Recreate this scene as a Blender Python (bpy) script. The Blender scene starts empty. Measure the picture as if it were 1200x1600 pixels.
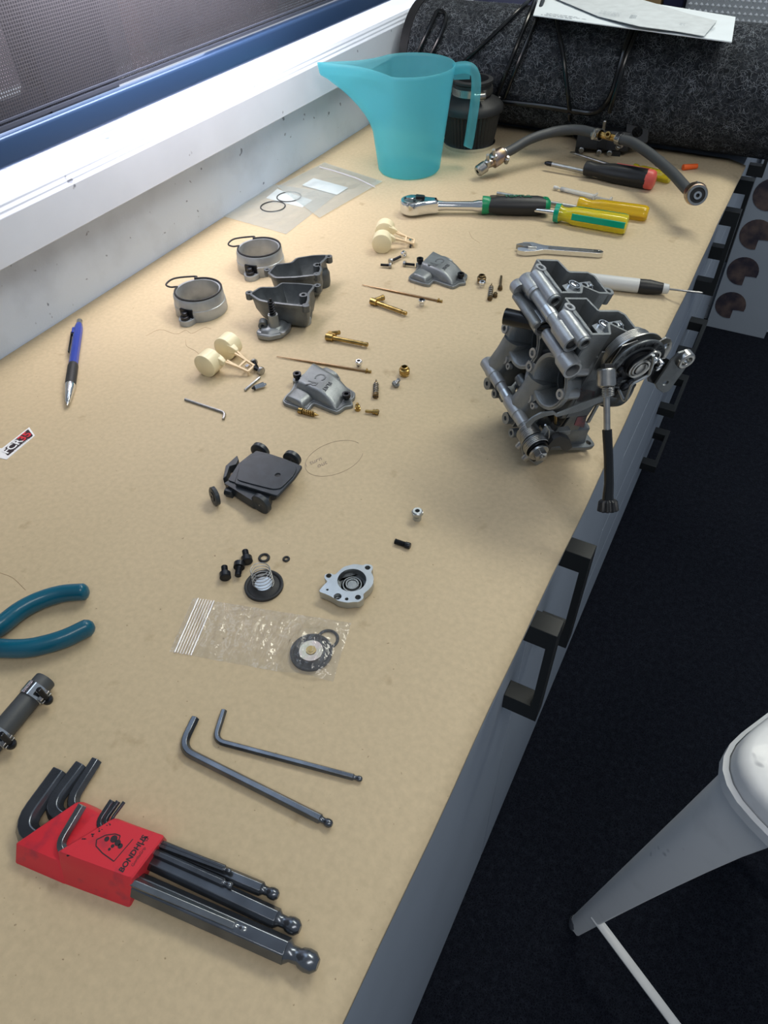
import bpy, bmesh, math, random
from mathutils import Matrix, Vector
from math import sin, cos, pi, radians, sqrt, atan2
random.seed(7)
scene = bpy.context.scene
COL = scene.collection

# ------------------------------------------------------------------ camera
CAM = Vector((0.6561, 0.0, 1.305))
ROT = Matrix(((0.8809134, -0.32329125, 0.34565061),
              (0.47251941, 0.64209955, -0.60368334),
              (-0.02677656, 0.69511937, 0.71839549)))
FPX = 1100.0
cd = bpy.data.cameras.new('camera')
cam = bpy.data.objects.new('camera', cd)
COL.objects.link(cam)
cam.matrix_world = Matrix.Translation(CAM) @ ROT.to_4x4()
cd.sensor_fit = 'HORIZONTAL'
cd.sensor_width = 36.0
cd.lens = FPX / 1200.0 * 36.0
cd.clip_start = 0.01
scene.camera = cam

# ------------------------------------------------------------------ light
vs = scene.view_settings
vs.view_transform = 'Standard'
vs.look = 'None'
vs.gamma = 1.0
vs.exposure = 0.0
vs.use_curve_mapping = False
world = bpy.data.worlds.new('world')
scene.world = world
world.use_nodes = True
wb = world.node_tree.nodes['Background']
wb.inputs[0].default_value = (0.72, 0.84, 1.0, 1)
wb.inputs[1].default_value = 0.30

def light(name, kind, energy, color, loc, target=None, size=None, size_y=None, angle=None):
    l = bpy.data.lights.new(name, kind)
    l.energy = energy
    l.color = color
    if size:
        l.shape = 'RECTANGLE'
        l.size = size
        l.size_y = size_y or size
    if angle is not None:
        l.angle = angle
    o = bpy.data.objects.new(name, l)
    COL.objects.link(o)
    o.location = loc
    if target is not None:
        d = Vector(target) - Vector(loc)
        o.rotation_euler = d.to_track_quat('-Z', 'Y').to_euler()
    return o

# low sun that slips under the blind onto the sill, daylight of the window, two ceiling panels
light('sun', 'SUN', 9.0, (0.93, 0.97, 1.0), (-2, 0, 3), (-2 + 1.0, -0.90, 3 - 1.20), angle=radians(0.25))
light('window_daylight', 'AREA', 5.2, (0.66, 0.80, 1.0), (0.012, 0.55, 1.56), (1.0, 0.55, 1.50), size=0.45, size_y=1.7)
light('ceiling_panel_far', 'AREA', 19.0, (1.0, 0.99, 0.86), (0.75, 1.55, 2.45), (0.60, 0.9, 0.9), size=1.2, size_y=0.3)
light('ceiling_panel_near', 'AREA', 10.5, (1.0, 0.96, 0.90), (1.35, -0.3, 2.45), (0.5, 0.3, 0.9), size=1.2, size_y=0.3)

light('outside_wall_fill', 'AREA', 55.0, (1.0, 0.92, 0.95), (-1.05, 0.7, 2.15), (-1.9, 0.7, 1.1), size=0.4, size_y=3.0)  # added fill lamp, brightens the outside wall behind the blind

# ------------------------------------------------------------------ pixel <-> place helpers
BZ = 0.9
def ray(px, py):
    return ROT @ Vector((px - 600.0, 800.0 - py, -FPX))
def B(px, py, h=0.0):                      # point above the bench top (h in mm)
    d = ray(px, py)
    t = (BZ + h * 0.001 - CAM.z) / d.z
    return CAM + d * t
def onplane(px, py, axis, val):
    d = ray(px, py)
    t = (val - CAM[axis]) / d[axis]
    return CAM + d * t
def F(a, b, h=0.0, flip=False):            # frame in mm: origin at bench pixel a, x towards bench pixel b, z up
    A, E = B(a[0], a[1]), B(b[0], b[1])
    x = (E - A); x.z = 0; x.normalize()
    z = Vector((0, 0, 1)); y = z.cross(x)
    M = Matrix((x, y, z)).transposed().to_4x4()
    M.translation = A + Vector((0, 0, h * 0.001))
    return M @ Matrix.Scale(0.001, 4)
def dist(a, b):
    return (B(*a) - B(*b)).length * 1000
def at(p, ang=0.0, h=0.0):                 # frame in mm at bench pixel p, rotated about z
    return Matrix.Translation(B(p[0], p[1], h)) @ Matrix.Rotation(ang, 4, 'Z') @ Matrix.Scale(0.001, 4)
RX = lambda a: Matrix.Rotation(radians(a), 4, 'X')
RY = lambda a: Matrix.Rotation(radians(a), 4, 'Y')
RZ = lambda a: Matrix.Rotation(radians(a), 4, 'Z')
T = lambda x, y, z: Matrix.Translation((x, y, z))
I4 = Matrix.Identity(4)

# ------------------------------------------------------------------ geometry builder
class G:
    def __init__(s, M=None):
        s.M = M or I4.copy(); s.v = []; s.f = []
    def add(s, vs_, fs, L=None):
        b = len(s.v); M = s.M @ L if L is not None else s.M
        s.v += [M @ Vector(p) for p in vs_]
        s.f += [tuple(b + i for i in f) for f in fs]
        return s
    def box(s, c, d, L=None):
        x, y, z = (k / 2 for k in d)
        p = [(c[0] + i * x, c[1] + j * y, c[2] + k * z) for i in (-1, 1) for j in (-1, 1) for k in (-1, 1)]
        return s.add(p, [(0, 1, 3, 2), (4, 6, 7, 5), (0, 4, 5, 1), (2, 3, 7, 6), (0, 2, 6, 4), (1, 5, 7, 3)], L)
    def lathe(s, prof, L=None, n=24, cap=True, axis='z', a0=0.0):   # prof: (pos, radius)
        p = []
        for z, r in prof:
            for i in range(n):
                a = a0 + 2 * pi * i / n
                q = (r * cos(a), r * sin(a), z)
                p.append(q if axis == 'z' else (z, r * cos(a), r * sin(a)))
        f = []
        for k in range(len(prof) - 1):
            for i in range(n):
                j = (i + 1) % n
                f.append((k * n + i, k * n + j, (k + 1) * n + j, (k + 1) * n + i))
        if cap:
            f.append(tuple(range(n))[::-1]); f.append(tuple(range((len(prof) - 1) * n, len(prof) * n)))
        return s.add(p, f, L)
    def ring(s, prof, L=None, n=32, axis='z'):                      # closed profile revolved: no caps
        return s.lathe(list(prof) + [prof[0]], L, n, cap=False, axis=axis)
    def loft(s, loops, L=None, caps=(True, True)):
        n = len(loops[0]); p = [q for l in loops for q in l]; f = []
        for k in range(len(loops) - 1):
            for i in range(n):
                j = (i + 1) % n
                f.append((k * n + i, k * n + j, (k + 1) * n + j, (k + 1) * n + i))
        if caps[0]: f.append(tuple(range(n))[::-1])
        if caps[1]: f.append(tuple(range((len(loops) - 1) * n, len(loops) * n)))
        return s.add(p, f, L)
    def prism(s, poly, z0, z1, L=None):
        return s.loft([[(x, y, z0) for x, y in poly], [(x, y, z1) for x, y in poly]], L)
    def tray(s, poly, z0, z1, t, zf, L=None, taper=0.0, rin=None):  # open box: outer wall, rim, inner wall, floor
        bot = offs(poly, taper) if taper else poly
        inn = offs(poly, t); inb = offs(poly, t + taper + (rin or 0))
        return s.loft([[(x, y, z0) for x, y in bot], [(x, y, z1) for x, y in poly], [(x, y, z1) for x, y in inn], [(x, y, zf) for x, y in inb]], L)
    def tube(s, path, r, n=10, L=None, closed=False, a0=0.0, flat=1.0, cap=True):
        P = [Vector(q) for q in path]; m = len(P)
        rs = r if isinstance(r, (list, tuple)) else [r] * m
        tang = []
        for i in range(m):
            if closed: t = P[(i + 1) % m] - P[i - 1]
            else: t = P[min(i + 1, m - 1)] - P[max(i - 1, 0)]
            tang.append(t.normalized())
        up = Vector((0, 0, 1))
        if abs(tang[0].dot(up)) > 0.95: up = Vector((0, 1, 0))
        nrm = (up - tang[0] * up.dot(tang[0])).normalized(); loops = []
        for i in range(m):
            nrm = (nrm - tang[i] * nrm.dot(tang[i])).normalized()
            bi = tang[i].cross(nrm)
            loops.append([P[i] + (nrm * (cos(a0 + 2 * pi * k / n) * flat) + bi * sin(a0 + 2 * pi * k / n)) * rs[i] for k in range(n)])
        if closed:
            loops.append(loops[0]); return s.loft(loops, L, (False, False))
        return s.loft(loops, L, (cap, cap))
    def sphere(s, c, r, L=None, n=16, m=8, sc=(1, 1, 1)):
        prof = [(-cos(pi * k / m), max(sin(pi * k / m), 1e-3)) for k in range(m + 1)]
        return s.lathe(prof, (L or I4) @ Matrix.Translation(c) @ Matrix.Diagonal((r * sc[0], r * sc[1], r * sc[2], 1)), n)
    def plate(s, outer, holes, z0, z1, L=None):                     # flat plate with holes
        bm = bmesh.new(); loops = []
        for lp in [outer] + list(holes):
            vv = [bm.verts.new((x, y, 0)) for x, y in lp]; loops.append(vv)
            for i in range(len(vv)): bm.edges.new((vv[i], vv[(i + 1) % len(vv)]))
        bmesh.ops.triangle_fill(bm, edges=bm.edges[:], use_beauty=True, use_dissolve=False)
        bm.verts.index_update(); n = len(bm.verts)
        co = [tuple(v.co) for v in bm.verts]
        f = []
        for fc in bm.faces:
            ids = [v.index for v in fc.verts]
            f.append(tuple(ids)); f.append(tuple(i + n for i in ids[::-1]))
        k = 0
        for lp in loops:
            m = len(lp)
            for i in range(m):
                a, b = lp[i].index, lp[(i + 1) % m].index
                f.append((a, b, b + n, a + n))
        bm.free()
        return s.add([(x, y, z0) for x, y, _ in co] + [(x, y, z1) for x, y, _ in co], f, L)

def offs(poly, d):                          # inward offset of a ccw/cw polygon
    n = len(poly); A = sum(poly[i][0] * poly[(i + 1) % n][1] - poly[(i + 1) % n][0] * poly[i][1] for i in range(n))
    sg = 1 if A > 0 else -1; out = []
    for i in range(n):
        p0, p1, p2 = Vector(poly[i - 1]), Vector(poly[i]), Vector(poly[(i + 1) % n])
        e1 = (p1 - p0).normalized(); e2 = (p2 - p1).normalized()
        n1 = Vector((-e1.y, e1.x)) * sg; n2 = Vector((-e2.y, e2.x)) * sg
        m = n1 + n2; k = m.dot(n1)
        m = m / max(k, 0.35)
        q = p1 + m * d
        out.append((q.x, q.y))
    return out
def rnd(poly, r, n=3):                      # round the corners of a polygon
    out = []; m = len(poly)
    for i in range(m):
        p0, p1, p2 = Vector(poly[i - 1]), Vector(poly[i]), Vector(poly[(i + 1) % m])
        rr = min(r, (p0 - p1).length * .45, (p2 - p1).length * .45)
        a = p1 + (p0 - p1).normalized() * rr; b = p1 + (p2 - p1).normalized() * rr
        for k in range(n + 1):
            t = k / n
            q = a * (1 - t) ** 2 + p1 * 2 * t * (1 - t) + b * t * t
            out.append((q.x, q.y))
    return out
def circ(x, y, r, n=16, a0=0.0):
    return [(x + r * cos(a0 + 2 * pi * k / n), y + r * sin(a0 + 2 * pi * k / n)) for k in range(n)]
def bend(path, r, n=5):                     # round the bends of a 3-D polyline
    P = [Vector(p) for p in path]; out = [P[0]]
    for i in range(1, len(P) - 1):
        rr = min(r, (P[i] - P[i - 1]).length * .48, (P[i + 1] - P[i]).length * .48)
        a = P[i] + (P[i - 1] - P[i]).normalized() * rr; b = P[i] + (P[i + 1] - P[i]).normalized() * rr
        out += [a * (1 - t) ** 2 + P[i] * 2 * t * (1 - t) + b * t * t for t in [k / n for k in range(n + 1)]]
    return out + [P[-1]]
def spline(path, n=8):                      # Catmull-Rom
    P = [Vector(p) for p in path]; P = [P[0] * 2 - P[1]] + P + [P[-1] * 2 - P[-2]]; out = []
    for i in range(1, len(P) - 2):
        for k in range(n):
            t = k / n; a, b, c, d = P[i - 1:i + 3]
            out.append(0.5 * ((2 * b) + (c - a) * t + (2 * a - 5 * b + 4 * c - d) * t * t + (3 * b - a - 3 * c + d) * t ** 3))
    return out + [P[-2]]
def helix(r, p0, p1, turns, n=14, r2=None):
    out = []
    for i in range(int(turns * n) + 1):
        t = i / (turns * n); rr = r + ((r2 or r) - r) * t
        out.append((rr * cos(2 * pi * i / n), rr * sin(2 * pi * i / n), p0 + (p1 - p0) * t))
    return out

# ------------------------------------------------------------------ objects
def wm(o):
    return o.matrix_world if o.parent is None else wm(o.parent)
def part(name, g, mat, parent=None, bevel=0.0, smooth=35, label=None):
    me = bpy.data.meshes.new(name)
    inv = wm(parent).inverted() if parent is not None else I4
    me.from_pydata([inv @ v for v in g.v], [], g.f)
    bm = bmesh.new(); bm.from_mesh(me)
    bmesh.ops.recalc_face_normals(bm, faces=bm.faces[:]); bm.to_mesh(me); bm.free()
    me.materials.append(mat)
    me.shade_smooth(); me.set_sharp_from_angle(angle=radians(smooth))
    o = bpy.data.objects.new(name, me); COL.objects.link(o)
    if parent is not None: o.parent = parent
    if bevel:
        m = o.modifiers.new('bevel', 'BEVEL'); m.width = bevel * .001; m.segments = 2; m.limit_method = 'ANGLE'; m.angle_limit = radians(32); m.harden_normals = False
    if label: o['label'] = label
    return o
def tag(o, label, cat, group=None):
    o['label'] = label; o['category'] = cat
    if group: o['group'] = group
    return o
def thing(name, label, cat, M, group=None):       # M: mm frame or Vector
    o = bpy.data.objects.new(name, None); COL.objects.link(o)
    if isinstance(M, Vector): M = Matrix.Translation(M)
    loc, rot, _ = M.decompose()
    o.matrix_world = Matrix.Translation(loc) @ rot.to_matrix().to_4x4()
    o.empty_display_size = 0.01
    bpy.context.view_layer.update()
    return tag(o, label, cat, group)
def single(name, g, mat, M, label, cat, group=None, **k):   # one-mesh thing with its origin at M
    loc = M if isinstance(M, Vector) else M.translation
    vs_ = g.v; g.v = [v - loc for v in vs_]
    o = part(name, g, mat, None, **k); o.location = loc
    return tag(o, label, cat, group)
def dup(root, M, label, group=None):
    loc, rot, _ = M.decompose()
    r = root.copy(); COL.objects.link(r)
    r.matrix_world = Matrix.Translation(loc) @ rot.to_matrix().to_4x4(); r['label'] = label
    if group: r['group'] = group
    for ch in list(root.children):
        c = ch.copy(); COL.objects.link(c); c.parent = r; c.matrix_parent_inverse = ch.matrix_parent_inverse.copy()
        for g_ in list(ch.children):
            d = g_.copy(); COL.objects.link(d); d.parent = c
    return r
def struct(name, g, mat, parent=None, **k):
    o = part(name, g, mat, parent, **k)
    if parent is None: o['kind'] = 'structure'
    return o
def text(name, s, size, M, mat, parent, ext=0.05, label=None, align='CENTER', shear=0.0, bold=0.0, sx=1.0):
    c = bpy.data.curves.new(name, 'FONT'); c.body = s; c.size = size; c.extrude = ext; c.align_x = align; c.align_y = 'CENTER'
    c.shear = shear; c.offset = bold; c.resolution_u = 3
    o = bpy.data.objects.new('tmp', c); me = bpy.data.meshes.new_from_object(o)
    g = G(M); g.add([(v.co.x * sx, v.co.y, v.co.z) for v in me.vertices], [tuple(p.vertices) for p in me.polygons])
    bpy.data.objects.remove(o); bpy.data.curves.remove(c); bpy.data.meshes.remove(me)
    return part(name, g, mat, parent, label=label)

# ------------------------------------------------------------------ materials
def mat(name, col, rough=0.5, metal=0.0, var=0.0, vscale=40.0, col2=None, bump=0.0, bscale=200.0, trans=0.0, ior=1.45, coat=0.0, alpha=1.0, spec=0.5, detail=4.0, vlo=0.35, vhi=0.65):
    m = bpy.data.materials.new(name); m.use_nodes = True
    nt = m.node_tree; p = nt.nodes['Principled BSDF']
    p.inputs['Base Color'].default_value = (*col, 1); p.inputs['Roughness'].default_value = rough
    p.inputs['Metallic'].default_value = metal; p.inputs['Transmission Weight'].default_value = trans
    p.inputs['IOR'].default_value = ior; p.inputs['Coat Weight'].default_value = coat
    p.inputs['Alpha'].default_value = alpha; p.inputs['Specular IOR Level'].default_value = spec
    tc = nt.nodes.new('ShaderNodeTexCoord')
    if var or col2:
        nz = nt.nodes.new('ShaderNodeTexNoise'); nz.inputs['Scale'].default_value = vscale; nz.inputs['Detail'].default_value = detail
        nt.links.new(tc.outputs['Object'], nz.inputs['Vector'])
        r = nt.nodes.new('ShaderNodeValToRGB')
        c2 = col2 or tuple(c * (1 - var) for c in col)
        r.color_ramp.elements[0].position = vlo; r.color_ramp.elements[1].position = vhi
        r.color_ramp.elements[0].color = (*c2, 1); r.color_ramp.elements[1].color = (*col, 1)
        nt.links.new(nz.outputs['Fac'], r.inputs['Fac']); nt.links.new(r.outputs['Color'], p.inputs['Base Color'])
    if bump:
        nb = nt.nodes.new('ShaderNodeTexNoise'); nb.inputs['Scale'].default_value = bscale; nb.inputs['Detail'].default_value = 3
        nt.links.new(tc.outputs['Object'], nb.inputs['Vector'])
        b = nt.nodes.new('ShaderNodeBump'); b.inputs['Strength'].default_value = bump; b.inputs['Distance'].default_value = 0.001
        nt.links.new(nb.outputs['Fac'], b.inputs['Height']); nt.links.new(b.outputs['Normal'], p.inputs['Normal'])
    return m
def nodes(m): return m.node_tree, m.node_tree.nodes, m.node_tree.links, m.node_tree.nodes['Principled BSDF']

M_ = {}
M_['paint'] = mat('white_paint', (.60, .67, .78), .5, var=.18, vscale=14, detail=8, vlo=.25, vhi=.5, bump=.15, bscale=400)
M_['sill'] = mat('sill_paint', (.62, .67, .76), .35, var=.05, vscale=20)
def specks(m, sc, thr=.27):
    nt, n, l, p = nodes(m); tc = n.new('ShaderNodeTexCoord'); a = n.new('ShaderNodeTexNoise'); a.inputs['Scale'].default_value = sc; a.inputs['Detail'].default_value = 2
    l.new(tc.outputs['Object'], a.inputs['Vector']); r_ = n.new('ShaderNodeValToRGB'); r_.color_ramp.elements[0].position = thr; r_.color_ramp.elements[1].position = thr + .03; r_.color_ramp.elements[0].color = (.35, .36, .40, 1)
    l.new(a.outputs['Fac'], r_.inputs['Fac']); x = n.new('ShaderNodeMix'); x.data_type = 'RGBA'; x.blend_type = 'MULTIPLY'; x.inputs[0].default_value = 1
    src = p.inputs['Base Color'].links[0].from_socket; l.new(src, x.inputs[6]); l.new(r_.outputs['Color'], x.inputs[7]); l.new(x.outputs[2], p.inputs['Base Color'])
specks(M_['paint'], 75); specks(M_['sill'], 60, .25)
M_['rail'] = mat('blue_rail', (.035, .075, .17), .32, .3)
M_['alu'] = mat('cast_aluminium', (.26, .28, .29), .40, .6, var=.25, vscale=60, bump=.25, bscale=900)
M_['alu_light'] = mat('pale_aluminium', (.38, .40, .42), .38, .6, var=.18, vscale=80, bump=.15, bscale=700)
M_['alu_dark'] = mat('grey_aluminium', (.15, .165, .175), .40, .6, var=.3, vscale=70, bump=.2, bscale=800)
M_['machined'] = mat('machined_aluminium', (.50, .53, .55), .28, .9, var=.12, vscale=120)
M_['ring_alu'] = mat('matt_aluminium', (.44, .47, .50), .38, .45, var=.25, vscale=60, bump=.1, bscale=900)
M_['steel'] = mat('steel', (.42, .42, .41), .3, 1.0, var=.2, vscale=150)
M_['chrome'] = mat('chrome', (.72, .73, .74), .12, 1.0)
M_['dark_steel'] = mat('black_oxide_steel', (.035, .038, .045), .3, .75, var=.3, vscale=90)
M_['key_steel'] = mat('key_steel', (.15, .165, .19), .24, .85, var=.35, vscale=60)
M_['worn_steel'] = mat('worn_key_steel', (.28, .30, .32), .24, .9, var=.3, vscale=60)
M_['black'] = mat('black_plastic', (.012, .013, .015), .45, bump=.1, bscale=900)
M_['black_gloss'] = mat('black_gloss', (.005, .006, .007), .22)
M_['slide'] = mat('slide_coating', (.035, .043, .053), .36, .2, var=.3, vscale=120)
M_['rubber'] = mat('black_rubber', (.018, .019, .021), .55, bump=.1, bscale=600)
M_['hose'] = mat('hose_rubber', (.05, .055, .06), .5, bump=.1, bscale=500)
M_['brass'] = mat('brass', (.50, .34, .12), .3, 1.0, var=.35, vscale=150)
M_['old_brass'] = mat('tarnished_brass', (.24, .17, .09), .35, 1.0, var=.4, vscale=200)
M_['needle'] = mat('bronze_needle', (.42, .28, .16), .3, 1.0, var=.2, vscale=300)
M_['gold'] = mat('yellow_zinc', (.50, .36, .20), .3, 1.0, var=.4, vscale=120, col2=(.35, .30, .33))
M_['float'] = mat('float_plastic', (.86, .76, .50), .42, var=.08, vscale=60, coat=.15)
M_['float_arm'] = mat('float_arm_plastic', (.78, .60, .38), .45)
M_['red'] = mat('red_plastic', (.62, .03, .045), .38, var=.35, vscale=90, col2=(.40, .03, .05), vlo=.28, vhi=.45)
M_['soft_red'] = mat('soft_red_plastic', (.72, .12, .10), .4)
M_['ink'] = mat('black_ink', (.03, .02, .025), .5)
M_['teal'] = mat('teal_vinyl', (.0, .10, .17), .33, coat=.25, var=.15, vscale=40)
M_['blue'] = mat('blue_plastic', (.02, .045, .30), .25, coat=.2)
M_['white'] = mat('white_card', (.80, .80, .82), .5)
M_['label_white'] = mat('white_label', (.85, .90, .92), .5)
M_['green'] = mat('green_plastic', (.0, .22, .09), .35)
M_['yellow_clear'] = mat('yellow_acetate', (.92, .80, .04), .15, trans=.55, ior=1.45, coat=.3)
M_['amber_clear'] = mat('amber_acetate', (.90, .62, .02), .15, trans=.55, ior=1.45, coat=.3)
M_['green_stripe'] = mat('green_acetate', (.0, .30, .17), .2, coat=.3)
M_['orange'] = mat('orange_plastic', (.85, .13, .02), .4)
M_['grey_grip'] = mat('pale_grey_grip', (.55, .56, .55), .45)
M_['cabinet'] = mat('cabinet_laminate', (.34, .39, .46), .45, var=.06, vscale=6)
M_['handle'] = mat('handle_black', (.018, .020, .021), .42, .2)
M_['stool'] = mat('stool_white_paint', (.80, .81, .82), .35, var=.12, vscale=18, vlo=.2, vhi=.42, coat=.1)
M_['grime'] = mat('dark_grime', (.10, .10, .11), .8)
M_['lead'] = mat('pencil_marks', (.30, .24, .19), .8)
M_['paper_white'] = mat('white_paper', (.74, .80, .84), .6, var=.04, vscale=30)
M_['paper_print'] = mat('grey_print', (.36, .40, .44), .7)
M_['clear_syringe'] = mat('clear_plastic', (.85, .87, .88), .2, trans=.6)
M_['carton'] = mat('tan_cardboard', (.40, .27, .12), .7)
M_['navy'] = mat('navy_fabric', (.015, .02, .06), .7)

def kraft():
    m = mat('kraft_paper', (.58, .425, .27), .62, spec=.3)
    nt, n, l, p = nodes(m)
    tc = n.new('ShaderNodeTexCoord')
    def noise(sc, det, vec=tc.outputs['Object']):
        a = n.new('ShaderNodeTexNoise'); a.inputs['Scale'].default_value = sc; a.inputs['Detail'].default_value = det
        l.new(vec, a.inputs['Vector']); return a.outputs['Fac']
    def ramp(fac, stops):
        r = n.new('ShaderNodeValToRGB'); e = r.color_ramp.elements
        e[0].position, e[0].color = stops[0][0], (*stops[0][1], 1); e[1].position, e[1].color = stops[1][0], (*stops[1][1], 1)
        l.new(fac, r.inputs['Fac']); return r.outputs['Color']
    def mul(a, b, f=1.0):
        x = n.new('ShaderNodeMix'); x.data_type = 'RGBA'; x.blend_type = 'MULTIPLY'; x.inputs[0].default_value = f
        l.new(a, x.inputs[6]); l.new(b, x.inputs[7]); return x.outputs[2]
    base = ramp(noise(5, 3), [(.3, (.515, .415, .270)), (.7, (.56, .45, .298))])
    fib = ramp(noise(240, 6), [(.3, (.90, .90, .90)), (.7, (1.03, 1.03, 1.03))])
    st = ramp(noise(32, 8), [(.25, (.55, .48, .40)), (.35, (1, 1, 1))])
    sp = ramp(noise(330, 2), [(.22, (.35, .30, .25)), (.26, (1, 1, 1))])
    c = mul(mul(mul(base, fib), st, .5), sp, .7)
    l.new(c, p.inputs['Base Color'])
    b = n.new('ShaderNodeBump'); b.inputs['Strength'].default_value = .06; b.inputs['Distance'].default_value = .0005
    l.new(noise(12, 5), b.inputs['Height']); l.new(b.outputs['Normal'], p.inputs['Normal'])
    return m
M_['kraft'] = kraft()

def mesh_fabric():
    m = mat('blind_mesh', (.045, .045, .055), .7)
    nt, n, l, p = nodes(m)
    tc = n.new('ShaderNodeTexCoord')
    w = []
    for d, sc in (('Y', 1300.0), ('Z', 1300.0)):
        a = n.new('ShaderNodeTexWave'); a.bands_direction = d; a.inputs['Scale'].default_value = sc / 2 / pi * .55; a.inputs['Distortion'].default_value = .4
        a.inputs['Detail'].default_value = 1; l.new(tc.outputs['Object'], a.inputs['Vector']); w.append(a.outputs['Fac'])
    mm = n.new('ShaderNodeMath'); mm.operation = 'MULTIPLY'; l.new(w[0], mm.inputs[0]); l.new(w[1], mm.inputs[1])
    r = n.new('ShaderNodeMapRange'); r.inputs[1].default_value = 0; r.inputs[2].default_value = .7; r.inputs[3].default_value = .92; r.inputs[4].default_value = .22
    l.new(mm.outputs[0], r.inputs[0]); l.new(r.outputs[0], p.inputs['Alpha'])
    return m
M_['mesh'] = mesh_fabric()

def fibres(name, dark, lightc, scale, thr, bump=.6, dist_=1.0):
    m = mat(name, dark, .95, spec=.1)
    nt, n, l, p = nodes(m)
    tc = n.new('ShaderNodeTexCoord'); prev = None; hs = None
    for k, sc in enumerate((scale, scale * 1.6, scale * .7)):
        nz = n.new('ShaderNodeTexNoise'); nz.inputs['Scale'].default_value = sc * .6; nz.inputs['Detail'].default_value = 2
        mp = n.new('ShaderNodeMapping'); mp.inputs['Location'].default_value = (k * 3.1, k * 1.7, k * 5.3); mp.inputs['Rotation'].default_value = (k, k * 2, k)
        l.new(tc.outputs['Object'], mp.inputs[0]); l.new(mp.outputs[0], nz.inputs['Vector'])
        ad = n.new('ShaderNodeVectorMath'); ad.operation = 'MULTIPLY_ADD'; ad.inputs[1].default_value = (dist_ / sc,) * 3
        l.new(nz.outputs['Color'], ad.inputs[0]); l.new(mp.outputs[0], ad.inputs[2])
        v = n.new('ShaderNodeTexVoronoi'); v.feature = 'DISTANCE_TO_EDGE'; v.inputs['Scale'].default_value = sc
        l.new(ad.outputs[0], v.inputs['Vector'])
        r = n.new('ShaderNodeMapRange'); r.inputs[1].default_value = 0; r.inputs[2].default_value = thr; r.inputs[3].default_value = 1; r.inputs[4].default_value = 0
        l.new(v.outputs['Distance'], r.inputs[0])
        if prev is None: prev = r.outputs[0]
        else:
            a = n.new('ShaderNodeMath'); a.operation = 'MAXIMUM'; l.new(prev, a.inputs[0]); l.new(r.outputs[0], a.inputs[1]); prev = a.outputs[0]
    g2 = n.new('ShaderNodeTexNoise'); g2.inputs['Scale'].default_value = scale * .35; g2.inputs['Detail'].default_value = 3
    l.new(tc.outputs['Object'], g2.inputs['Vector'])
    mm = n.new('ShaderNodeMath'); mm.operation = 'MULTIPLY'; l.new(prev, mm.inputs[0]); l.new(g2.outputs['Fac'], mm.inputs[1])
    x = n.new('ShaderNodeMix'); x.data_type = 'RGBA'; x.inputs[6].default_value = (*dark, 1); x.inputs[7].default_value = (*lightc, 1)
    l.new(mm.outputs[0], x.inputs[0]); l.new(x.outputs[2], p.inputs['Base Color'])
    b = n.new('ShaderNodeBump'); b.inputs['Strength'].default_value = bump; b.inputs['Distance'].default_value = .002
    l.new(prev, b.inputs['Height']); l.new(b.outputs['Normal'], p.inputs['Normal'])
    return m
M_['roll'] = mat('speaker_carpet', (.036, .041, .050), .95, var=.6, vscale=160, spec=.1, bump=1.0, bscale=500)
M_['carpet'] = fibres('floor_carpet', (.0035, .0045, .009), (.03, .036, .052), 260, .12)

def jug_mat():
    m = bpy.data.materials.new('translucent_teal'); m.use_nodes = True
    nt = m.node_tree; n = nt.nodes; l = nt.links; p = n['Principled BSDF']
    p.inputs['Base Color'].default_value = (.20, .62, .72, 1); p.inputs['Roughness'].default_value = .38
    tr = n.new('ShaderNodeBsdfTranslucent'); tr.inputs[0].default_value = (.30, .82, .92, 1)
    tp = n.new('ShaderNodeBsdfTransparent'); tp.inputs[0].default_value = (.70, .95, .97, 1)
    a = n.new('ShaderNodeMixShader'); a.inputs[0].default_value = .45; l.new(p.outputs[0], a.inputs[1]); l.new(tr.outputs[0], a.inputs[2])
    b = n.new('ShaderNodeMixShader'); b.inputs[0].default_value = .64; l.new(a.outputs[0], b.inputs[1]); l.new(tp.outputs[0], b.inputs[2])
    l.new(b.outputs[0], n['Material Output'].inputs[0]); return m
M_['jug'] = jug_mat(); specks(M_['stool'], 22, .27)
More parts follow.
